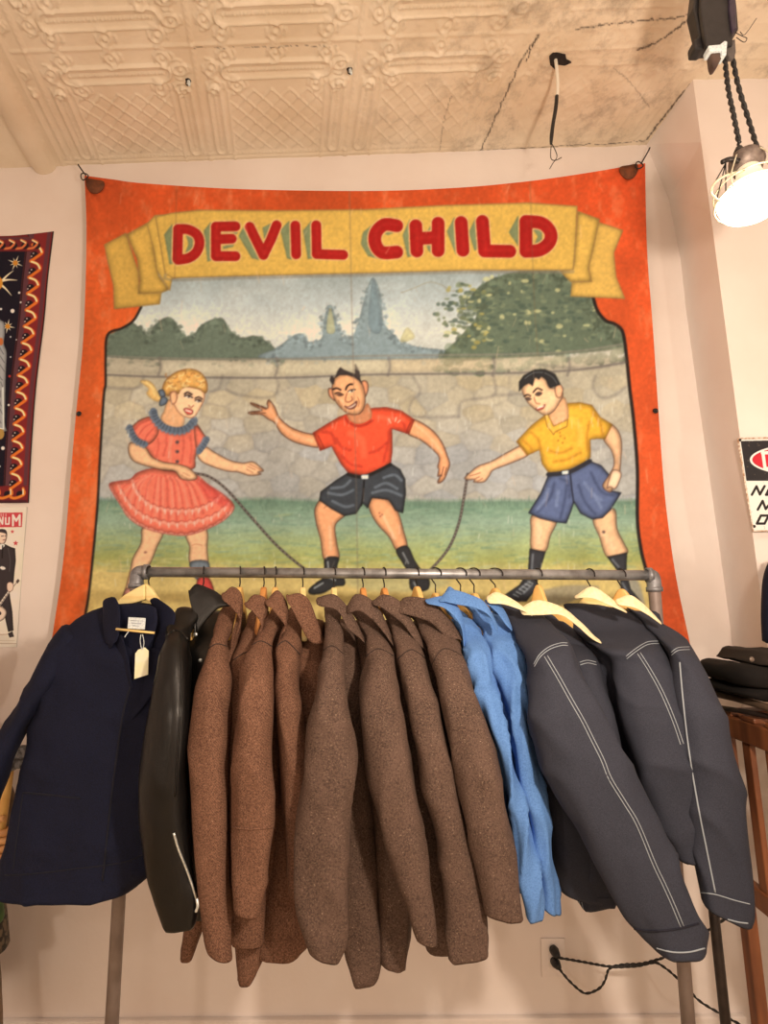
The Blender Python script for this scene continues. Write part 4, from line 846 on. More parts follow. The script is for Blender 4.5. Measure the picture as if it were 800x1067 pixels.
specs2 = [
 ('grey brown herringbone coat in front of the others, its sleeve wide and flecked','herring',
  [(337,634),(340,655),(335,677),(328,723),(322,755),(318,800),(311,842),(307,890),(309,950),(320,986)], [(355,638),(356,655),(357,680),(362,730),(369,775),(373,800),(367,840),(365,890),(365,935),(362,980),(354,1000)],
  [((333,622),(335,632)),((348,619),(352,637)),((361,631),(363,656)),((371,647),(373,664)),((380,666),(379,669))],
  ([(338,650),(338,740),(340,850),(348,950),(354,1000),(364,1032)],[(372,650),(384,740),(392,850),(398,950),(402,990),(396,1026)]),348,'wood_pale','pale wooden hanger in the front herringbone coat, narrow end up',.15,-.03),
 ('grey brown herringbone coat hanging between the wide front coat and the third herringbone','herring',
  [(366,636),(376,656),(383,680),(374,716),(375,765),(383,814),(394,850),(402,880),(412,915),(424,945),(434,974)], [(388,640),(399,658),(408,680),(417,726),(427,781),(435,830),(442,872),(448,914),(454,950),(455,980)],
  [((362,630),(366,638)),((370,619),(375,637)),((383,622),(388,646)),((397,637),(400,660)),((410,668),(408,671))],
  ([(366,650),(376,740),(384,850),(390,950),(394,1008)],[(404,650),(424,740),(430,850),(432,940),(429,985),(424,1018)]),378,'wood_red','orange wooden hanger tip above the second herringbone coat',.2,.0),
 ('grey brown herringbone coat hanging third among the greyer coats','herring',
  [(396,632),(408,656),(414,684),(424,732),(434,781),(440,820),(454,881),(460,930),(464,960),(467,997)], [(419,640),(432,658),(442,684),(456,732),(467,781),(478,830),(491,881),(503,936),(508,965),(509,992)],
  [((390,625),(395,632)),((400,619),(404,638)),((417,627),(420,651)),((430,647),(432,667)),((444,674),(442,677))],
  ([(396,650),(412,740),(426,850),(436,950),(440,998)],[(434,650),(462,740),(480,850),(494,940),(500,994)]),400,'wood_red','orange wooden hanger tip above the third herringbone coat',.3,.02),
 ('grey brown herringbone coat hanging next to the light blue shirts','herring',
  [(424,634),(440,660),(450,690),(460,739),(470,790),(478,830),(490,880),(500,920),(506,947)], [(455,644),(470,656),(482,680),(495,723),(508,762),(519,800),(528,840),(537,885),(547,957)],
  [((415,629),(421,640)),((424,622),(432,643)),((449,625),(450,650)),((464,640),(465,664)),((480,661),(478,666))],
  ([(430,650),(446,740),(456,850),(462,930)],[(468,650),(500,740),(516,850),(526,930)]),434,'wood_gold','wide rounded wooden hanger end above the herringbone coat next to the blue shirts',.5,.0),
]
for i,(lb,m,L,R,cl,bd,hk,wd,hl,ang,dy) in enumerate(specs2):
    o, s = bro(i+4, lb, m, L, R, cl, bd, hk, wd, hl, ang, dy, DG)
    hanger(hk, ang, wd, hl, knob=1.5 if i == 3 else 1.0)
def kid(o, n): return [c for c in o.children if c.name.split('.')[0] == n]
for o, pts in zip(brown, ([(217,676),(226,671),(238,674)],[(243,688),(256,680),(268,684)],[(263,672),(272,668),(284,674)],[(288,674),(298,668),(312,682)],[(334,680),(346,673),(358,682)],[(381,684),(394,676),(409,683)],[(413,688),(428,677),(443,686)],[(449,694),(462,676),(483,684)])):
    surf_line('shoulder_seam', pts, kid(o,'sleeve')[0], mat('seam_thread', (50,32,24), None, .9) if 'st' not in M else M['st'], o, .0016, .0, 24)
    M['st'] = bpy.data.materials['seam_thread']
surf_line('cuff_stitching', [(242,862),(262,864),(284,862)], kid(brown[2],'sleeve')[0], M['tweed'], None, .0022, .0005, 24)
# --- black leather jacket ---------------------------------------------------
lj = coat('leather_jacket', 'black leather motorcycle jacket with zipped cuff, between navy coat and brown coats', 'jacket', None, M['leather'],
  [(186,634),(180,645),(174,660),(166,690),(156,740),(150,790),(147,840),(151,885),(160,930),(170,965)], [(210,640),(203,650),(196,664),(200,700),(198,760),(196,810),(198,870),(204,915),(209,940),(205,962)],
  [(618,1.3)] and [(600,1.35),(645,1.32),(672,1.23),(740,1.185),(1000,1.17)],
  [((197,615),(200,634),.004),((204,608),(203,661),.008),((214,611),(211,652),.008),((226,617),(225,636),.006),((235,624),(236,632),.004)], 212, None,
  ([(190,640),(182,720),(178,820),(190,900),(202,958)],[(236,640),(232,740),(226,850),(218,920),(212,960)]), None, .006, 40., cd=1.37, cb=.004, fold=.004, fscale=(12,12,5))
hanger(212, .1, 'wood_gold', 'wooden hanger inside the black leather jacket, only its wire hook showing')
s = kid(lj,'sleeve')[0]
z = surf_line('cuff_zip', [(181,868),(186,885),(194,905),(202,928),(205,940)], s, M['chrome'], lj, .0026, .0012)
surf_line('shoulder_seam', [(173,663),(181,657),(190,660),(197,668)], s, M['leather'], lj, .003, .0)
surf_line('sleeve_seam', [(187,660),(189,700),(186,760),(182,830)], s, M['leather'], lj, .0024, .0)
tube('zip_pull', [at(205,936,1.115), at(206,944,1.112), at(204,950,1.112)], .0028, M['chrome'], lj, 8, 4)
tube('collar_edge', [at(199,615,1.325), at(201,632,1.312), at(203,650,1.302), at(203,660,1.30)], .0032, M['leather'], lj, 8, 4)
V, Fc = lathe_geo([(.002,0),(.0048,.001),(.0048,.003),(.001,.004)], at(204,661,1.295), (0,-1,0), 14); fixn(mesh('snap', V, Fc, M['chrome'], lj))
V, Fc = lathe_geo([(.002,0),(.0042,.001),(.0042,.003),(.001,.004)], at(209,688,1.24), (0,-1,0), 14); fixn(mesh('snap', V, Fc, M['chrome'], lj))
# --- navy chore coat facing the room ----------------------------------------
nv = thing('chore_coat', 'navy blue chore coat facing the room, with a paper tag at its neck', 'coat', at(145,625,1.40))
nb = piece('body', [(108,632),(84,645),(60,668),(46,700),(38,745),(30,790),(18,850),(8,895),(1,926)], [(160,632),(178,642),(188,672),(190,740),(190,800),(184,850),(172,890),(152,914),(140,924)], [(630,1.37),(680,1.335),(930,1.30)], [(630,.03),(670,.055),(800,.06),(930,.07)], M['navy'], nv, 16, .006, 50, power=3.0, sub=4, seg=56, wscale=(9,9,5), open_end=True, skew=.2, fold=.010, fscale=(10,10,8))
piece('sleeve', [(66,652),(44,684),(29,716),(14,744),(0,768),(-16,800),(-30,838)], [(84,668),(66,700),(50,726),(34,748),(20,778),(10,800),(-4,842)], [(650,1.34),(700,1.315),(840,1.28)], [(650,.035),(700,.045),(840,.042)], M['navy'], nv, 12, .004, 51, open_end=True, fold=.008, fscale=(12,12,12))
piece('sleeve', [(176,650),(186,690),(196,760),(200,850)], [(196,660),(206,700),(214,760),(214,850)], 1.45, .04, M['navy'], nv, 10, .004, 52, open_end=True)
flap('lining', [((118,634),(163,634)),((121,650),(164,648)),((124,668),(158,668)),((128,690),(146,686)),((132,706),(138,704))], 1.296, M['navy'], nv, .004)
flap('collar', [((107,628),(121,624)),((107,645),(125,634)),((108,660),(125,655)),((110,669),(122,667)),((113,672),(118,671))], [1.318,1.300,1.292,1.290,1.292], M['navy'], nv, .004)
flap('collar', [((157,628),(165,624)),((164,640),(182,638)),((166,656),(180,656)),((160,672),(176,672)),((156,690),(170,684))], [1.318,1.300,1.292,1.290,1.292], M['navy'], nv, .004)
flap('lapel', [((120,668),(128,664)),((122,680),(132,680)),((126,700),(137,704)),((133,716),(138,716))], 1.290, M['navy'], nv, .003)
flap('lapel', [((152,680),(168,680)),((142,704),(164,712)),((134,722),(150,736)),((128,744),(136,752))], 1.290, M['navy'], nv, .003)
surf_line('front_placket', [(136,715),(128,745),(120,800),(114,850),(107,918)], nb, M['navy_dark'], nv, .0022, .0006)
surf_line('hem_stitching', [(5,912),(40,910),(80,905),(130,898),(170,880)], nb, M['navy_dark'], nv, .0013, .0004)
surf_line('pocket_edge', [(24,826),(50,828),(84,832)], nb, M['navy_dark'], nv, .0018, .0004); surf_line('pocket_edge', [(24,826),(18,870),(14,905)], nb, M['navy_dark'], nv, .0014, .0004)
pts = [at(x,y,1.266) for x,y in ((134,643),(152,644),(151,656),(133,655))]; bevel(mesh('neck_label', *plate_geo(pts,(0,-.002,0)), M['white'], nv, smooth=False), .0008, 1)
for k in range(3):
    tube('label_print', [at(136+k,646.5+k*2.6,1.2635), at(149-k*2,647+k*2.6,1.2635)], .0007, mat('grey_print',(150,140,136)) if k == 0 else bpy.data.materials['grey_print'], nv, 6)
# hanger of the navy coat, turned to face the room
nh = thing('coat_hanger', 'pale wooden hanger with a crossbar in the navy coat, turned to face the room', 'hanger', rail_at(155)+Vector((0,0,RAIL_R)), 'wooden hangers on the rail')
q = rail_at(155); yk = at(154,612,1.36)
tube('hook', [q+Vector((0,-.0155*math.sin(a),.0155*math.cos(a))) for a in np.linspace(1.9,-1.7,12)]+[q+Vector((0,0,-.024)), Vector((yk.x,1.372,yk.z))], .0018, M['iron'], nh, 8, 2)
for nm, pg in (('yoke_arm', [(154,608),(154,625),(140,629),(121,636),(121,630),(132,620),(144,613)]), ('yoke_arm', [(154,608),(160,613),(168,625),(167,636),(161,630),(154,625)])):
    bevel(fixn(mesh(nm, *plate_geo([at(x,y,1.368) for x,y in pg],(0,-.016,0)), M['wood_pale'], nh, smooth=False)), .004, 2)
tube('crossbar', [at(121,655.5,1.262), at(161,659.5,1.262)], .0028, M['wood_pale'], nh, 10)
tg = thing('price_tag', 'manila paper price tag on a white string in the neck of the navy coat', 'tag', at(148,690,1.255))
bevel(fixn(mesh('card', *plate_geo([at(x,y,1.255) for x,y in ((144,677),(151,674.5),(155,678),(154.5,703),(140,707.5),(141,681))],(0,-.0012,0)), M['tagpaper'], tg, smooth=False)), .0004, 1)
tube('string', [at(147,661,1.258), at(146,668,1.254), at(148,677,1.252), at(150,670,1.254), at(148.5,661,1.258)], .0008, M['white'], tg, 6, 4)
tube('string_end', [at(134,658,1.257), at(131,662,1.255), at(130,664,1.255)], .0011, M['white'], tg, 6, 3)
# --- light blue chambray shirts ---------------------------------------------
SG = 'light blue shirts'
blu = []
for i,(lb,L,R,cl,bd,hk,dy,hl,cd) in enumerate([
 ('light blue chambray shirt touching the herringbone coat, first of the blue shirts',
  [(462,634),(476,652),(484,672),(495,722),(513,771),(524,816),(533,850),(540,910),(545,952)], [(478,636),(492,650),(503,668),(511,705),(522,742),(532,781),(544,822),(556,881),(568,928),(568,956)],
  [((446,624),(450,630)),((462,621),(463,634)),((474,628),(475,645)),((482,642),(481,656)),((485,660),(483,674))],
  ([(460,650),(480,740),(500,850),(516,930)],[(490,650),(514,740),(534,850),(548,930)]),453,.02,'wooden hanger under the collar of the first blue shirt, wire hook twisted',1.335),
 ('light blue chambray shirt with upturned collar point, middle of the blue shirts',
  [(486,632),(500,655),(510,684),(522,728),(534,771),(542,815),(556,870),(566,915),(570,944)], [(510,636),(526,646),(541,672),(547,713),(552,752),(561,792),(568,830),(575,881),(580,930),(579,949)],
  [((459,622),(463,627)),((470,614),(476,630)),((494,621),(496,634)),((507,630),(510,642)),((517,648),(516,656))],
  ([(486,650),(510,740),(528,850),(540,930)],[(512,650),(544,740),(556,850),(570,930)]),479,.045,'wooden hanger under the upturned collar of the middle blue shirt',1.335),
 ('light blue chambray shirt mostly hidden, last of the blue shirts before the denim jackets',
  [(512,632),(524,655),(532,690),(536,740),(538,790)], [(524,634),(538,654),(546,690),(551,730),(551,790)],
  [((508,625),(511,632)),((518,626),(519,640)),((527,638),(526,650)),((532,650),(531,655))],
  ([(510,650),(530,740),(540,850)],[(528,650),(548,740),(560,850)]),493,.10,'wooden hanger of the hidden blue shirt, wire hook twisted',1.36)]):
    o = coat('chambray_shirt', lb, 'shirt', SG, M['blue'], L, R, None, cl, hk, None, bd, None, .006, 60+i*2.3, (.016,.038,.042,.018), dy=dy, cd=cd, cb=.004, fold=.016, fscale=(30,24,5)); blu.append(o)
    hanger(hk, .45, 'wood_gold', hl, drop=.012, twist=1.0)
fl = flap('collar', [((463,618),(468,624)),((468,611),(473,622)),((475,616),(478,626))], 1.36, M['blue'], blu[1], .005)
# --- dark denim jackets with cream collars -----------------------------------
JG = 'dark denim jackets with cream collars'
den = []
for i,(lb,L,R,cl,bd,hk,dy,hl,ang,dp) in enumerate([
 ('dark denim jacket with white stitched sleeve, cream collar next to the blue shirts',
  [(518,626),(536,660),(552,697),(551,740),(560,783),(579,829),(605,873),(631,923),(650,955),(662,970),(680,988)], [(545,634),(568,642),(592,670),(620,727),(648,780),(672,825),(689,858),(709,907),(727,956),(738,978),(735,990)],
  [((510,620),(513,629)),((519,617),(525,630)),((537,626),(541,635)),((550,637),(551,640))],
  ([(520,650),(548,720),(562,806),(574,865),(581,934)],[(562,650),(600,720),(620,806),(626,880),(640,946)]),515,-.035,'wooden hanger under the first cream collar, wire hook twisted',.6,None),
 ('dark denim jacket with wide curved cream collar, pressed behind the front white stitched sleeve',
  [(552,640),(574,664),(592,690),(602,735),(612,790),(622,850)], [(594,644),(612,664),(622,692),(632,720),(640,745),(648,800),(656,850)],
  [((545,632),(549,641)),((560,625),(563,641)),((586,633),(584,641)),((606,649),(601,652)),((622,665),(617,666)),((637,672),(634,674))],
  ([(560,650),(590,720),(600,820),(600,900),(606,952)],[(600,650),(640,720),(650,820),(652,900),(650,946)]),560,.04,'thick rounded wooden hanger end above the wide curved cream collar',.9,None),
 ('dark denim jacket with broad black yoke and cream collar, third of the denim jackets',
  [(588,630),(602,660),(636,688),(642,735),(650,770),(664,810),(684,856),(702,890)], [(650,635),(670,648),(688,672),(702,701),(716,738),(730,790),(736,840),(738,895)],
  [((602,619),(604,623)),((616,611),(618,624)),((631,619),(633,630)),((649,634),(649,637))],
  ([(594,640),(630,720),(660,820),(690,888)],[(652,640),(690,720),(712,820),(724,905)]),614,.02,'pale wooden hanger arm showing beside the third cream collar',1.05,None),
 ('dark denim jacket at the outer end of the rail, hanging over the right upright',
  [(652,633),(676,655),(696,682),(700,720),(706,757),(714,814),(720,865),(724,907),(730,938)], [(686,648),(704,658),(720,676),(740,712),(756,750),(766,790),(775,832),(781,890),(782,945),(780,963)],
  [((645,623),(648,631)),((657,620),(662,634)),((672,631),(675,641)),((686,646),(685,648))],
  ([(656,640),(682,720),(704,820),(716,900)],[(690,640),(716,720),(740,820),(748,900)]),646,.0,'wooden hanger under the last cream collar by the rail corner',.9,None)]):
    t_ = L[0][1]; dp = [(t_,1.41),(t_+28,1.335+dy),(t_+46,1.245+dy),(t_+110,1.19+dy),(990,1.165+dy)]
    o = coat('denim_jacket', lb, 'jacket', JG, M['denim'], L, R, dp, cl, hk, M['cord'], bd, None, .006, 80+i*2.7, (.02,.05,.055,.028), dy=dy, cd=1.35, cb=.005, fold=.009, fscale=(11,11,8)); den.append(o)
    hanger(hk, ang, 'wood_pale' if i in (2,) else 'wood_gold', hl, twist=1.2 if i == 0 else .5, knob=2.2 if i == 1 else 1.2, arm=.115 if i != 2 else .15)
def double(o, nm, pts, off=(1.3,-.6), n=60):
    s = kid(o,'sleeve')[0]
    surf_line(nm, pts, s, M['stitch'], o, .0009, .0004, n); surf_line(nm, [(x+off[0]*2,y+off[1]*2) for x,y in pts], s, M['stitch'], o, .0009, .0004, n)
double(den[0], 'sleeve_stitching', [(567,684),(580,706),(594,731),(606,752),(616,772),(626,792),(634,800+12),(650,838),(663,860),(680,901),(690,922),(699,942),(709,966)], (1.6,-.5))
double(den[0], 'shoulder_stitching', [(556,692),(562,682),(572,674),(584,670),(591,670)], (.3,1.3), 30)
double(den[1], 'shoulder_stitching', [(604,690),(612,688),(621,690)], (.2,1.4), 20)
double(den[2], 'shoulder_stitching', [(652,684),(662,676),(674,669),(686,668)], (.4,1.3), 30)
double(den[2], 'sleeve_stitching', [(664,681),(676,700),(688,722),(700,750),(709,776)], (1.5,-.5))
double(den[3], 'shoulder_stitching', [(699,680),(706,675),(718,674)], (.2,1.4), 20)
surf_line('sleeve_stitching', [(708,690),(711,725),(716,770),(722,810),(729,850),(735,880),(741,910),(745,930)], kid(den[3],'sleeve')[0], M['stitch'], den[3], .0016, .0006, 60)
surf_line('cuff_seam', [(661,968),(680,970),(705,968),(728,962)], kid(den[0],'sleeve')[0], M['navy_dark'], den[0], .002, .0005)
surf_line('cuff_seam', [(728,930),(745,932),(765,938),(781,942)], kid(den[3],'sleeve')[0], M['stitch'], den[3], .001, .0005)
surf_line('cuff_edge', [(684,988),(700,992),(718,992),(734,988)], kid(den[0],'sleeve')[0], M['stitch'], den[0], .0013, .0005)
surf_line('cuff_edge', [(758,958),(770,961),(779,962)], kid(den[3],'sleeve')[0], M['stitch'], den[3], .0013, .0005)
for pts in ([(602,934),(606,950),(609,955)],[(605,934),(608,950)]): surf_line('hem_stitching', pts, kid(den[1],'body')[0], M['stitch'], den[1], .001, .0006, 12)
surf_line('hem_seam', [(582,928),(600,934),(624,936),(648,936)], kid(den[1],'body')[0], M['denim'], den[1], .002, .0005)
surf_line('yoke_seam', [(612,672),(630,680),(648,690)], kid(den[2],'body')[0], M['denim'], den[2], .003, .0005)
# ------------------------------------------------------------------ tapestry, poster, sign
def grid(tl, tr, br, bl, nx, ny, top=None, right=None):
    return coons(top or [tl,tr], [bl,br], [tl,bl], right or [tr,br], nx, ny)
def tapestry():
    c = Cv(-92, 232, 64, 536, 4, (22,16,28)); g = random.Random(5)
    top = [(-88,247),(0,246),(30,244),(56,241)]; right = [(56,241),(50,290),(46,335),(38,400),(33,465),(30,524)]; left = [(-88,247),(-94,525)]; bot = [(-94,525),(30,524)]
    R = resample(cat(right,8), 200)
    def off(d): return [(x-d, y) for x, y in R]
    # border bands in dark reds
    c.poly(off(0)+off(27)[::-1], (128,36,36), False, 1, 1, 1); c.poly(off(2.5)+off(6.5)[::-1], (96,48,52), False, 1, 1, 1); c.poly(off(20)+off(25.5)[::-1], (96,52,56), False, 1, 1, 1)
    c.stroke(off(.6), 1.4, (40,20,22), 1, .5, False); c.stroke(off(26), 1.2, (40,20,22), 1, .5, False)
    for y0,y1,cl in ((244,262,(112,32,34)),(247,250,(96,48,52)),(506,526,(120,34,34)),(521,526,(70,30,34))): c.poly([(-95,y0+2),(28,y0),(28 if y0>400 else 40,y1),(-95,y1)], cl, False, 1, 1, 1)
    Pz = []; P = off(14.5)
    for i, (x, y) in enumerate(P[10:195]):
        ph = y/8.5*math.pi; Pz.append((x+4.6*math.sin(ph), y))
    for i in range(0, 15):
        y = 262+i*17; x = np.interp(y, [p[1] for p in P], [p[0] for p in P])
        c.dot(x-3, y+4, 4.2, 4.2, (30,18,26)); c.dot(x-4, y+2, .8, .8, (226,190,170)); c.dot(x-6, y+5, .8, .8, (226,190,170)); c.dot(x-3, y+7, .8, .8, (200,150,140))
        c.dot(x+5, y, 2.6, 4, (156,32,40)); c.stroke([(x-5,y-7),(x+2,y-4),(x+5,y+1),(x-1,y+6),(x-6,y+9.6)], 3.1, (222,106,38), 1, .6); c.stroke([(x-4,y-6.4),(x+2,y-4),(x+4.6,y+.6)], 1.9, (250,212,150), 1, .5)
    for i in range(9):
        x = 34-i*12; c.dot(x+4, 256, 4, 3.6, (34,20,28)); c.stroke([(x,250),(x+5,253),(x+1,258),(x-5,259)], 2.4, (216,110,60), 1, .5); c.stroke([(x,250.5),(x+4.5,253)], 1.4, (248,210,150), 1, .4)
        x = 18-i*13; c.dot(x+3, 515, 4, 3.6, (34,20,28)); c.stroke([(x+6,509),(x+7,515),(x-2,519),(x-7,518)], 2.8, (226,120,44), 1, .5); c.stroke([(x+6,510),(x+6,515)], 1.4, (250,214,160), 1, .4)
    def star(x,y,r,n,rot=0):
        for k in range(n):
            a = 6.283*k/n+rot; q = r*(1 if k % 2 == 0 else .7); c.stroke([(x,y),(x+q*math.cos(a),y+q*math.sin(a))], 2.0, (244,220,180), 1, .5, taper=True)
        c.dot(x,y,r*.34,r*.34,(206,128,42))
    star(16,274,8,8,.4); star(8,340,7.5,8,.2)
    for a,b_ in (((0,295),(14,282)),((0,293),(18,292)),((0,296),(12,308))): c.stroke([a,((a[0]+b_[0])/2,(a[1]+b_[1])/2-1),b_], 3, (242,214,170), 1, .6, taper=True)
    c.dot(-6,295,9,9,(210,134,44)); 
    for x,y,r in ((20,305,1.3),(21.5,315,1),(13,324,2.2),(1,322,1.3),(11,351,.9),(11,372,.8),(17,354,.7),(9,422,1.2),(3,467,2),(10,392,1.4),(0,486,.9)): c.dot(x,y,r,r,(238,222,206) if (x,y) != (10,392) else (190,50,40))
    # pale robed shape at the inner left, cut by the picture edge
    c.poly([(-40,330),(0,333),(5,345),(4,358),(7,368),(6,390),(5,440),(4,450),(-40,452)], (150,142,136), True, .75, 1.1, 3); c.dot(1,356,2.4,4,(190,100,50))
    for k in range(9): c.stroke([(-2+g.uniform(-1,3),362+k*9),(g.uniform(0,5),369+k*9)], .9, (84,78,80), .7)
    c.stroke([(3,404),(3.6,446)], 1.6, (226,214,200), .9); c.dot(0,452,4.5,6,(176,130,66)); c.stroke([(-2,446),(4,447)], 1, (230,220,200))
    P_, s, t = coons(top, bot, left, right, 330, 640); d = np.full(P_.shape[:2], WALL_Y-.002) - .003*(1+np.sin(P_[...,0]*.15+P_[...,1]*.01))
    o = painted_sheet('tapestry', P_, d, c, vcol_mat('printed_cotton', .9, .4, 600)); tag(o, 'dark starry wall tapestry with a red and orange patterned border on the left wall', 'tapestry')
def poster():
    c = Cv(-62, 522, 34, 680, 6, (240,214,182)); c.a *= (.95+.09*c.noise(14,3,1,4))[...,None]
    A = Z(0,525,.1405); red = (196,62,66); bk = (48,38,38)
    c.poly(A((-440,70),(168,64),(162,172),(-440,180)), red, False, .95, 1.03, 1)
    w = (246,226,206)
    for ss in ([[(96,160),(96,84),(120,126),(146,84),(146,158)]],[[(42,104),(42,150),(66,150),(68,102)]],[[(-6,160),(-2,104),(18,150),(22,100)]]):
        for s_ in ss: c.stroke(A(*s_), 2.1 if s_[0][0] > 90 else 1.6, w, 1, .4, sm=False)
    for x in (8,24,44): c.stroke(A((x,74),(x,92)), 1, w, .6, .4)
    def st(x,y,r): c.poly([(x+r*(1 if k%2==0 else .42)*math.sin(k*.6283),y-r*(1 if k%2==0 else .42)*math.cos(k*.6283)) for k in range(10)], red, False, 1, 1, 1)
    st(*A((92,206))[0], 2.2); st(*A((116,292))[0], 3)
    # man in a black suit holding a guitar
    c.poly(A((-60,310),(-20,300),(40,300),(80,320),(112,330),(118,420),(108,500),(100,590),(64,600),(76,700),(92,800),(100,940),(60,950),(40,860),(20,760),(-80,770)), bk, False, .8, 1.15, 4)
    c.poly(A((-30,215),(-20,195),(20,190),(46,205),(50,240),(40,280),(20,300),(-10,290),(-28,250)), (226,184,156), True, .7, 1.06, 2, (90,60,50)); c.poly(A((-34,235),(-26,200),(10,188),(44,196),(52,236),(40,220),(10,212),(-10,214)), bk, True, .9, 1.2, 1)
    c.stroke(A((10,240),(26,238)), .7, bk); c.stroke(A((36,238),(44,238)), .6, bk); c.stroke(A((22,268),(38,266)), .7, (120,60,50)); c.poly(A((0,300),(30,296),(36,312),(10,340),(-14,330)), (232,222,210), False, .9, 1, 1); c.stroke(A((20,310),(16,400)), 1.2, (20,16,16))
    c.poly(A((-2,475),(10,462),(32,468),(42,482),(20,490)), (226,208,190), True, .8, 1.05, 1); c.stroke(A((60,330),(75,420),(70,500)), .8, (92,80,76), .7)
    c.stroke(A((-10,760),(60,660),(130,570)), 2.4, (222,196,170), 1, .4); c.stroke(A((-4,756),(62,664),(128,578)), .5, (70,50,44), .8)
    for k in range(7): x, y = -2+k*14, 745-k*19; c.stroke(A((x-6,y-8),(x+8,y+6)), .5, (70,50,44), .8)
    c.poly(A((118,575),(134,556),(146,570),(130,592)), (80,60,52), False, 1, 1, 1); c.poly(A((54,590),(78,580),(100,600),(92,640),(66,652),(52,630)), (230,186,158), True, .75, 1.05, 1, (110,70,60), .5)
    c.poly(A((-60,770),(0,760),(36,780),(48,810),(30,850),(0,870),(-60,900)), (224,188,160), True, .75, 1.05, 2, (110,80,66)); c.dot(*A((-4,812))[0], 2, 2, (60,44,40))
    c.poly(A((58,962),(92,945),(104,985),(70,992)), bk, False, .9, 1.1, 1)
    c.stroke(A((-440,1030),(122,1036)), .6, (150,110,96), .7); c.stroke(A((-440,1012),(110,1014)), .5, (150,110,96), .4); c.stroke(A((0,970),(54,968)), .8, (150,100,90), .6)
    P_, s, t = grid((-60,530),(28,528),(17,674),(-66,676), 300, 480); d = np.full(P_.shape[:2], WALL_Y-.0013) - .003*np.clip((s-.85)/.15,0,1)**2*np.abs(t-.5)*2
    o = painted_sheet('poster', P_, d, c, vcol_mat('poster_paper', .6, .1, 200)); tag(o, 'pale paper poster with a red heading and a man with a guitar, below the tapestry', 'poster')
FACE_Y = c1.y
def sign():
    y = FACE_Y-.012; c = Cv(760, 448, 936, 564, 6, (240,226,206)); A = Z(760,450,.1031); g = random.Random(3)
    c.a *= (.95+.08*c.noise(20,3,1,8))[...,None]
    c.poly([(771.5,459.5),(905,457),(914,501),(777.5,501)], (38,34,34), False, 1, 1, 1)
    th = np.linspace(0,6.283,48,endpoint=False)
    c.poly([(840+59*math.cos(a),479+17*math.sin(a)) for a in th], (240,226,214), False, 1, 1, 1); c.poly([(840+56.5*math.cos(a),479+14.8*math.sin(a)) for a in th], (190,34,44), False, .9, 1.04, 2)
    w = (244,226,206)
    for s_ in ([(794.6,471),(797,488.5)],[(794.2,472),(802,471.6),(806,476),(806.5,483),(803,488),(796.8,488.4)]): c.stroke(s_, 3.4, w, 1, .4, sm=False)
    bk = (30,24,22)
    for s_ in ([(783.2,515.5),(788,506.8),(791.6,515.2),(796.4,506.6)],[(798,515.5),(802.6,506.8),(808.6,506.8)],[(800.2,511.2),(806,511.2)],[(798,515.5),(804.2,515.5)],[(789.4,531),(794.4,522),(797.6,530.4),(804.4,522),(801.4,531)],[(788.4,545.6),(792.6,537.2),(800.6,537.2),(796.4,545.6),(788.4,545.6)]): c.stroke(s_, 2.5, bk, 1, .4, sm=False)
    for k in range(30): c.dot(g.uniform(772,800),g.uniform(458,552),g.uniform(.3,.9),g.uniform(.3,.7),(150,110,84),.5)
    P_, s, t = grid((768.5,457),(903,454),(919,550),(784.5,553.5), 420, 300); d = np.full(P_.shape[:2], y)
    r = thing('warning_sign', 'enamelled metal warning sign with black and red heading on the white chimney breast', 'sign', at(800,505,y))
    painted_sheet('sign_face', P_, d, c, vcol_mat('enamel', .3, .05, 60), r, .002)
    m = mat('worn_enamel_rim', (226,196,168), (176,120,84), .5, 120, 3); q = [at(x,yy,y-.001) for x,yy in ((768.5,457),(903,454),(919,550),(784.5,553.5),(768.5,457))]
    tube('rim', q, .0028, m, r, 8)
    for x,yy in ((770.5,458.5),(785.5,548.5)):
        V, Fc = lathe_geo([(.0045,0),(.004,.002),(.001,.003)], at(x,yy,y-.002), (0,-1,0), 12); fixn(mesh('screw', V, Fc, M['iron'], r))
tapestry(); poster(); sign(); build_banner()
# ------------------------------------------------------------------ wall outlet and extension cords
oy = WALL_Y
ro = thing('wall_outlet', 'wide flush outlet plate low on the back wall with two black plugs in it', 'outlet', at(575,997,oy))
pl = [at(x,y,oy-.0005) for x,y in ((563,977),(588,977),(589,1017),(564,1017))]; bevel(fixn(mesh('cover_plate', *plate_geo(pl,(0,-.006,0)), M['wall'], ro, smooth=False)), .002, 2)
for y in (993,1004):
    q = at(577,y,oy-.0075); box('socket_face', q, (.032,.004,.026), M['wall'], ro, .0015)
def plug(x, y, dx, dy):
    a, b_ = at(x,y,oy-.009), at(x+dx,y+dy,oy-.04); return tube_geo([a, a.lerp(b_,.35), a.lerp(b_,.75), b_], [.013,.014,.010,.006], 12)
def cord(nm, label, p, pts, ys, r=.0032):
    root = thing(nm, label, 'power cord', at(*p, oy-.03)); fixn(mesh('plug', *plug(p[0],p[1],6,8), M['black'], root))
    W_ = resample(cat([tuple(at(x,y,yy)) for (x,y),yy in zip(pts,ys)],8), 120); tw = []
    for s_ in (0, math.pi):
        P = [Vector(w)+Vector((math.cos(i*.9+s_),0,math.sin(i*.9+s_)))*r*.55 for i,w in enumerate(W_)]; tw.append(tube_geo(P, r*.72, 6))
    fixn(mesh('twisted_cord', *join(*tw), M['black'], root))
cord('power_cord', 'black twisted cord from the upper plug running right to the rack upright', (576,989), [(582,998),(600,1001),(622,1005),(636,1007),(650,1005),(668,1004),(684,1000),(692,997),(694,990),(700,996),(718,985),(742,966),(760,955)], [1.81,1.80,1.79,1.78,1.77,1.76,1.74,1.72,1.71,1.70,1.66,1.62,1.6])
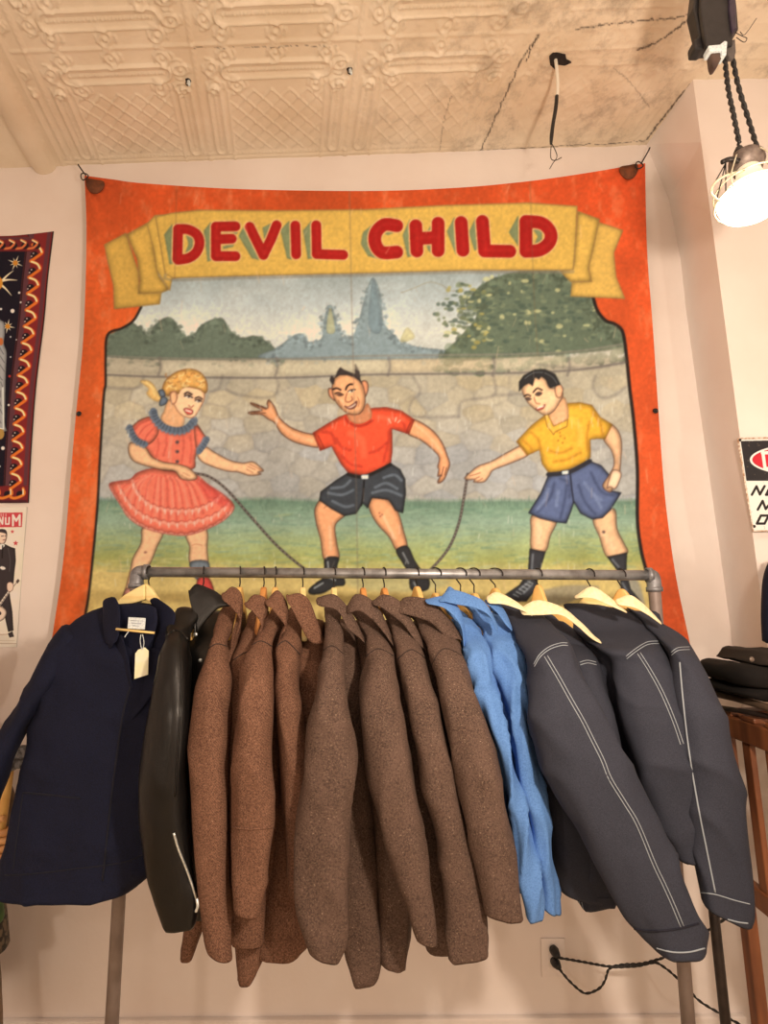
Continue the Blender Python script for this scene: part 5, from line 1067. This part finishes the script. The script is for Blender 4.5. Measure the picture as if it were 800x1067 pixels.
cord('power_cord', 'black twisted cord from the lower plug looping down before it joins the other cord', (577,1001), [(583,1010),(592,1021),(604,1032),(612,1035),(624,1030),(630,1022),(635,1009),(648,1007.5),(664,1006.5),(682,1003),(692,1008),(702,1016),(718,1032),(730,1044),(752,1057),(790,1078)], [1.81,1.80,1.79,1.79,1.78,1.78,1.775,1.765,1.75,1.74,1.73,1.72,1.70,1.68,1.66,1.62])
# ------------------------------------------------------------------ ceiling: dangling cable, screw hooks
q0 = ceil_hit(578,64); hm = mat('hole_shade', (26,18,16), (44,32,26), .9, 60)
dc = thing('dangling_cable', 'cut cable dangling from a ragged hole in the ceiling, white above and black taped below', 'cable', q0)
hole = [ceil_hit(x,y)+Vector((0,0,-.006)) for x,y in ((572,58),(576,53),(581,54),(589,56),(590,61),(595,64),(588,67),(581,66),(578,71),(573,66))]
fixn(mesh('ragged_hole', *plate_geo(hole,(0,0,.05)), hm, dc, smooth=False))  # near-black plate stands in for the shade inside the hole
yq = q0.y-.01
tube('white_sheath', [at(576,53,yq)+Vector((0,0,.01)), at(578,58,yq), at(580,72,yq), at(581,90,yq), at(580,104,yq)], .0052, mat('white_cable_sheath',(236,206,176),None,.5), dc, 12, 5)
tube('taped_end', [at(580,100,yq-.001), at(579,112,yq-.001), at(576,130,yq-.001), at(574.5,142,yq-.001), at(574,150,yq-.001)], [.0058,.0062,.0058,.0062,.004], M['black'], dc, 12, 4)
for pts in ([(574.5,149),(573.5,160),(574.5,166),(579,167),(585,164)],[(575,150),(579,158),(580,164),(576,170),(572.5,176)]): tube('bare_wire', [at(x,y,yq) for x,y in pts], .0013, M['black'], dc, 6, 5)
for x,y,lb in ((196,84,'small white tipped wire stub in the ceiling above the left letters'),(364,72,'small white tipped wire stub in the ceiling above the middle letters')):
    q = ceil_hit(x,y); r = thing('wire_stub', lb, 'wire', q, 'wire stubs in the tin ceiling')
    V, Fc = lathe_geo([(.011,0),(.010,.006),(.004,.012)], q+Vector((0,0,.006)), (0,0,-1), 14); fixn(mesh('collar_nut', V, Fc, M['iron'], r))
    tube('white_tip', [q+Vector((.002,0,0)), q+Vector((.004,-.003,-.016)), q+Vector((.006,-.004,-.024))], [.005,.006,.004], M['white'], r, 10, 4)
    tube('twisted_wire', [q, q+Vector((-.005,-.002,-.008)), q+Vector((-.004,-.004,-.02)), q+Vector((.003,-.006,-.026))], .0018, M['iron'], r, 6, 5)
# ------------------------------------------------------------------ pendant work lamp on its black holder
LY = 1.02
ph = thing('cord_holder', 'black hinged ceiling clamp with white band holding the lamp cords', 'holder', at(746,-30,LY))
def slabpx(nm, pg, y, th, m, bv=.003, sm=False):
    o = fixn(mesh(nm, *plate_geo([at(a,b,y) for a,b in (cat(pg,4,True) if sm else pg)],(0,th,0)), m, ph, smooth=False)); return bevel(o, bv, 2)
slabpx('side_plate', [(731,-24),(758,-24),(763,20),(764,46),(757,48),(736,48),(733,30),(730,8)], LY-.03, .012, M['black'])
slabpx('clamp_body', [(726,-24),(742,-28),(764,-24),(768,6),(770,30),(765,34),(762,40),(760,46),(736,48),(733,50),(724,50),(723,41),(729,37),(725,20),(722,8)], LY-.016, .03, M['black'], .004)
slabpx('roller', [(760,-18),(766,-14),(767,4),(768,30),(763,32),(760,10)], LY-.036, .03, mat('purple_black_plastic',(52,36,48),(38,26,36),.4,50))
slabpx('white_band', [(738,47),(750,46),(755,42),(758,43),(757,57),(752,57),(752,52),(739,53)], LY-.034, .022, M['white'], .002)
slabpx('wooden_tip', [(740,52),(753,52),(752,60),(747,70),(744,71),(742,66)], LY-.028, .018, mat('dark_brown_wood',(62,40,32),(84,56,42),.5,40), .003)
slabpx('end_tab', [(757,44),(766,40),(767,54),(765,60),(760,60),(757,54)], LY-.024, .01, mat('grey_iron',(90,74,64),(70,58,50),.5,60), .002)
qt = at(746,-24,LY); tube('hanging_rod', [qt, Vector((qt.x,qt.y,ceil_z(qt.x)+.01))], .006, M['iron'], ph, 10)
tube('tie_wire', [at(766,34,LY-.02), at(774,38,LY-.02), at(778,40,LY-.02), at(775,44,LY-.02), at(767,39,LY-.02)], .0009, M['iron'], ph, 6, 4); tube('tie_wire', [at(771,33,LY-.02), at(776,36,LY-.02), at(788,19,LY-.02)], .0008, M['iron'], ph, 6, 3)
lp = thing('pendant_lamp', 'glowing caged work lamp hanging on two black twisted cords at upper right', 'lamp', at(775,150,LY))
def twist(nm, pts, r=.0042):
    W_ = resample(cat([tuple(p) for p in pts],8), 46); g_ = []
    for s_ in (0,math.pi): g_.append(tube_geo([Vector(w)+Vector((math.cos(i*.95+s_),math.sin(i*.95+s_),0))*r*.6 for i,w in enumerate(W_)], r*.75, 8))
    fixn(mesh(nm, *join(*g_), M['black'], lp))
twist('cord', [at(754,50,LY-.012), at(758,90,LY-.008), at(764,120,LY-.004), at(770,150,LY)]); twist('cord', [at(761,50,LY-.004), at(769,90,LY+.01), at(780,126,LY+.02), at(792,166,LY+.02)])
ax_t, ax_b = at(777,164,LY), at(787,224,LY-.012); ax = (ax_b-ax_t).normalized()
sock = mat('aged_socket_metal',(96,74,62),(130,104,88),.5,80,metal=.4)
V, Fc = lathe_geo([(.008,0),(.010,.006),(.011,.022),(.006,.034)], at(770.5,168,LY-.002), (at(769,142,LY)-at(770.5,168,LY)), 16); fixn(mesh('cord_grip', V, Fc, M['black'], lp))
V, Fc = lathe_geo([(.010,-.010),(.026,-.006),(.033,.004),(.034,.016),(.030,.020),(.027,.034)], ax_t, ax, 28); fixn(mesh('socket', V, Fc, sock, lp))
def glow(nm, st, c=(1,.80,.55,1)):
    gm, gn, gl, gb = new_mat(nm); gb.inputs['Base Color'].default_value=(.9,.8,.62,1); gb.inputs['Roughness'].default_value=.25; gb.inputs['Emission Color'].default_value=c; gb.inputs['Emission Strength'].default_value=st; return gm
bulb = fixn(mesh('bulb', *lathe_geo([(.022,.030),(.024,.048),(.034,.070),(.056,.090),(.062,.098)], ax_t, ax, 36), glow('lit_bulb_neck', .55, (1,.82,.55,1)), lp))
fixn(mesh('bulb_face', *lathe_geo([(.062,.098),(.065,.104),(.060,.122),(.042,.136),(.020,.142),(.004,.143)], ax_t, ax, 36), glow('lit_frosted_glass', LAMP_E), bulb))
s_ = ax.orthogonal().normalized(); u_ = ax.cross(s_)
cm_ = mat('glow_washed_wire',(236,210,170),(210,176,136),.3,60,metal=.3)  # pale colour stands in for the bulb's glow washing out the wire
for k in range(5):
    a = k*2*math.pi/5+.3; d = s_*math.cos(a)+u_*math.sin(a)
    tube('cage_bar', [ax_t+ax*z+d*r for r,z in ((.034,.010),(.050,.040),(.068,.080),(.069,.108))], .0015, cm_, lp, 6, 4)
for r,z in ((.0685,.084),(.0695,.108)):
    tube('cage_ring', [ax_t+ax*z+(s_*math.cos(a)+u_*math.sin(a))*r for a in np.linspace(0,6.2832,33)], .0016, cm_, lp, 6)
# the opened half of the guard, swung out to the left
hx = at(756,170,LY-.01); 
ringp = [at(x,y,LY-.02+dy) for x,y,dy in ((775,178,0),(758,182,-.01),(745,190,-.02),(741,200,-.02),(746,207,-.01),(752,209,.0),(760,204,.02),(768,192,.03),(775,178,0))]
tube('guard_ring', ringp, .0024, cm_, lp, 8, 5)
for x,y in ((743,193),(747,206),(756,206)): tube('guard_bar', [hx, at(x,y,LY-.02)], .0012, M['iron'], lp, 6)
tube('guard_hinge', [at(752,169,LY-.012), at(760,166,LY-.014), at(770,168,LY-.02)], .005, M['iron'], lp, 8, 3)
# ------------------------------------------------------------------ slatted wooden stand with folded trousers, at the right
sx = at(775,745,1.35).x; y0s, y1s = 1.46, .98; zt_ = at(752,742,1.44).z
st = thing('wooden_stand', 'reddish brown slatted wooden stand at the right edge, beside the last denim jacket', 'stand', (sx+.2,1.2,0))
def rail(nm, za, zb, x, ya=y0s, yb=y1s, w=.022): box(nm, (x,(ya+yb)/2,(za+zb)/2), (w,ya-yb,za-zb), M['stand'], st, .004)
zb_ = at(758,764,1.44).z
rail('top_rail', zt_, zb_, sx); rail('top_rail', zt_, zb_, sx+.42); box('end_rail', (sx+.21,y0s-.014,(zt_+zb_)/2), (.40,.022,zt_-zb_), M['stand'], st, .004)
zl = at(785,945,1.36).z; rail('low_rail', zl+.035, zl-.01, sx); rail('low_rail', zl+.035, zl-.01, sx+.42)
for k,yy in enumerate((1.43,1.35,1.27,1.19,1.11,1.03)):
    for x in (sx,sx+.42): box('slat', (x+.002,yy,(zb_+zl)/2+.01), (.014,.030,zb_-zl-.02), M['stand'], st, .003)
for x in (sx,sx+.42):
    for yy in (y0s-.03,y1s+.03): box('leg', (x,yy,(zb_+.0)/2), (.026,.034,zb_), M['stand'], st, .004)
for k in range(6): box('top_slat', (sx+.21,y0s-.05-k*.085,zt_+.006), (.44,.05,.012), M['stand'], st, .003)
# black metal stand behind it that carries the trousers
zr = zt_+.012
ms = thing('metal_post', 'thin black metal post standing behind the slatted wooden stand', 'post', (sx,1.50,0))
xx = at(744,955,1.50).x
tube('post', [Vector((xx,1.50,.004)), Vector((xx,1.50,zr-.05))], .012, M['blacktin'], ms, 12)
V, Fc = lathe_geo([(.06,0),(.06,.006),(.02,.012),(.013,.03)], (xx,1.50,0), (0,0,1), 20); fixn(mesh('foot', V, Fc, M['blacktin'], ms))
tr = thing('metal_tray', 'black barred metal tray on the wooden stand, under the folded trousers', 'tray', (sx+.2,1.3,zr))
bronze = mat('dull_bronze_bar',(70,50,36),(92,66,48),.45,40)
for p_, mm, rr in (([(741,719),(775,722),(830,727)],M['blacktin'],.009),([(741,722),(772,729),(815,742)],bronze,.0085),([(748,737),(778,742),(818,750)],M['blacktin'],.006)):
    tube('tray_bar', [at(x,y,yy) for (x,y),yy in zip(p_, (1.44,1.34,1.22) if mm is bronze else (1.43,1.40,1.36) if rr > .007 else (1.42,1.33,1.24))], rr, mm, tr, 12, 4)
zs = zr+.035
def trousers(label, pg, yc, dep, wr, seed, m, side):
    """a folded pair seen on its folded end: outline extruded along its depth with soft rounded edges"""
    P = cat(pg, 5, True); cen = P.mean(0); fr = []
    for dy, f in ((-dep,.80),(-dep*.86,.95),(-dep*.5,1.0),(0,1.0),(dep*.5,.98),(dep*.86,.92),(dep,.78)):
        fr.append([at(*(cen+(p-cen)*f), yc)+Vector((0,dy,0)) for p in P])
    n = len(P); V = [v+Vector((0,0,wr*fbm(v,(18,18,40),seed))) for r_ in fr for v in r_]
    Fc = [(i*n+j,i*n+(j+1)%n,(i+1)*n+(j+1)%n,(i+1)*n+j) for i in range(len(fr)-1) for j in range(n)]+[tuple(range(n))[::-1],tuple((len(fr)-1)*n+j for j in range(n))]
    o = fixn(mesh('folded_trousers', V, Fc, m, None, origin=V[0])); return tag(o, label, 'trousers', 'folded dark trousers in the stack')
trousers('folded black trousers with a sharp crease, bottom of the dark stack on the right', [(753,713),(757,710.5),(790,710),(850,716),(872,722),(868,736),(820,733),(775,725),(752,719)], 1.36, .10, .004, 3, M['blackcloth'], 1)
trousers('folded black trousers with a fat rounded fold, middle of the dark stack on the right', [(745.5,697),(749,691),(757,689),(766,690),(800,696),(860,704),(872,712),(840,713),(790,711),(757,710.5),(748,704)], 1.35, .105, .004, 6, M['blackcloth'], 1)
ft = trousers('folded dark brown trousers with a small button, topmost of the dark stack on the right', [(764.5,687.5),(770,680),(776,676),(800,676.5),(850,680),(868,690),(866,703),(830,702),(800,697),(778,690)], 1.345, .10, .005, 9, fabric('brown_black_twill',(40,28,21),(24,16,12),None,1300,.5,.3), 1)
V, Fc = lathe_geo([(.006,0),(.005,.002),(.002,.0025)], at(783,687,1.243), (0,-1,0), 12); fixn(mesh('button', V, Fc, mat('brown_button',(92,70,56),None,.3), ft))
# dark garment hanging at the frame edge above the stack
hg = thing('hanging_jacket', 'dark navy jacket hanging at the far right edge above the folded trousers', 'jacket', at(815,600,1.40))
piece('body', [(806,578),(797,596),(794.5,620),(794,645),(795.5,668)], [(830,576),(850,590),(858,620),(858,645),(856,668)], 1.42, .05, M['navy'], hg, 12, .004, 200, power=2.5)
piece('sleeve', [(846,592),(856,615),(860,640),(860,666)], [(866,598),(874,620),(876,645),(876,668)], 1.40, .035, M['navy'], hg, 10, .004, 201)
tube('loop', [at(818,577,1.42), at(819,560,1.46), at(821,556,FACE_Y)], .003, M['navy_dark'], hg, 8, 3)
# ------------------------------------------------------------------ carved figure with an axe at the left edge
FY = 1.62
fw = mat('painted_carved_wood',(120,84,54),(76,52,34),.6,14,5,bump=.3); skin = mat('painted_wood_skin',(206,140,84),(184,116,66),.5,20)
fig = thing('carved_figure', 'carved painted wooden figure at the left edge, its brown sleeve and hand holding an axe', 'statue', at(-50,900,FY)*1-Vector((0,0,at(-50,900,FY).z)))
fig.location.z = 0
piece('torso', [(-92,760),(-104,800),(-110,860),(-104,930),(-112,1000),(-116,1090)], [(-30,760),(-14,800),(-8,860),(-12,930),(-4,990),(2,1090)], FY+.02, .10, fw, fig, 12, .006, 301)
hd = at(-60,700,FY); V, Fc = lathe_geo([(.03,-.14),(.045,-.12),(.07,-.09),(.085,-.04),(.088,.01),(.075,.06),(.045,.09),(.01,.10)], hd, (0,0,1), 24); fixn(mesh('head', V, Fc, skin, fig))
for sx_ in (-.032,.032):
    V, Fc = lathe_geo([(.002,-.004),(.011,-.001),(.009,.005),(.002,.008)], hd+Vector((sx_,-.080,.005)), (0,-1,0), 12); fixn(mesh('eye', V, Fc, M['white'], fig))
tube('nose', [hd+Vector((0,-.082,.02)), hd+Vector((0,-.098,-.02)), hd+Vector((0,-.086,-.032))], [.008,.014,.009], skin, fig, 10, 4)
tube('mouth', [hd+Vector((-.026,-.068,-.064)), hd+Vector((0,-.074,-.067)), hd+Vector((.026,-.068,-.064))], .006, mat('faded_red_paint',(150,70,50),None,.6), fig, 8, 4)
V, Fc = lathe_geo([(.091,.0),(.094,.03),(.082,.075),(.050,.105),(.010,.114)], hd+Vector((0,.012,.0)), (0,.15,1), 24); fixn(mesh('hair', V, Fc, M['iron'], fig))
piece('sleeve', [(-34,790),(-20,812),(-8,838),(-8,862)], [(-10,784),(8,812),(15,838),(8,862)], FY-.03, .04, fw, fig, 10, .006, 303)
def fbase(x,y,dy=0): return at(x,y,FY-.055+dy)
hp = [(fbase(-6,858,.02),fbase(9,862,.02),Vector((0,.018,0))),(fbase(-8,872),fbase(9,872),Vector((0,.020,0))),(fbase(-8,884),fbase(6,888),Vector((0,.018,0)))]
fixn(mesh('hand', *join(ring_loft(hp,18,4,2.2), *[tube_geo([fbase(8,864+k*8.2,.0), fbase(9.5,866+k*8.2,-.022), fbase(4,868+k*8.2,-.036), fbase(-4,869+k*8.2,-.030)], [.0085,.0095,.009,.007], 10, 4) for k in range(4)], tube_geo([fbase(-6,860,0), fbase(-2,854,-.03), fbase(5,853,-.038)], [.010,.0095,.007], 10, 4)), skin, fig))
piece('skirt', [(-120,930),(-124,980),(-120,1000)], [(2,925),(6,950),(9,985)], FY-.01, .09, mat('patterned_carved_hem',(110,84,60),(34,26,20),.6,60,2,lo=.45,hi=.55,bump=.5), fig, 8, .004, 304)
piece('sash', [(-20,925),(-16,945),(-14,960)], [(1,922),(3,940),(4,956)], FY-.075, .03, mat('green_paint',(66,92,40),(44,64,30),.6,40), fig, 8, .002, 305)
box('pedestal', (at(-55,1000,FY).x, FY+.05, .11), (.36,.30,.22), M['stand'], fig, .01)
axe = thing('axe', 'axe with a worn grey steel head and orange wooden handle, held at the left edge', 'axe', at(6,830,FY-.08))
tube('handle', [at(10,800,FY-.075), at(4,840,FY-.075), at(-2,880,FY-.075), at(-10,930,FY-.075)], [.0115,.0125,.012,.013], M['wood_gold'], axe, 12, 4)
hm2 = mat('worn_steel',(98,88,82),(34,28,26),.5,70,3,metal=.5,lo=.42,hi=.58,bump=.4)
q = fixn(mesh('axe_head', *plate_geo([at(x,y,FY-.092) for x,y in ((7,776),(12,779),(28,778),(38,775),(40,803),(28,801),(14,802),(8,806),(5,800),(4,784))],(0,.030,0)), hm2, axe, smooth=False)); bevel(q, .005, 2)
# ------------------------------------------------------------------ light
def lamp(nm, loc, e, col, r):
    l = bpy.data.lights.new(nm,'POINT'); l.energy = e; l.color = col; l.shadow_soft_size = r; o = bpy.data.objects.new(nm, l); o.location = loc; COL.objects.link(o); return o
WARM = (1.0,.79,.60)
for i,(p,e,r) in enumerate(LAMPS): lamp('shop_lamp', p, e, WARM, r)
w = bpy.data.worlds.new('world'); SC.world = w; w.use_nodes = True; w.node_tree.nodes['Background'].inputs[0].default_value = (1,.8,.62,1); w.node_tree.nodes['Background'].inputs[1].default_value = .06
vs = SC.view_settings; vs.view_transform = 'Standard'; vs.look = 'None'; vs.gamma = 1; vs.use_curve_mapping = False; vs.exposure = EXPO
SC.cycles.max_bounces = 8; SC.cycles.use_denoising = True
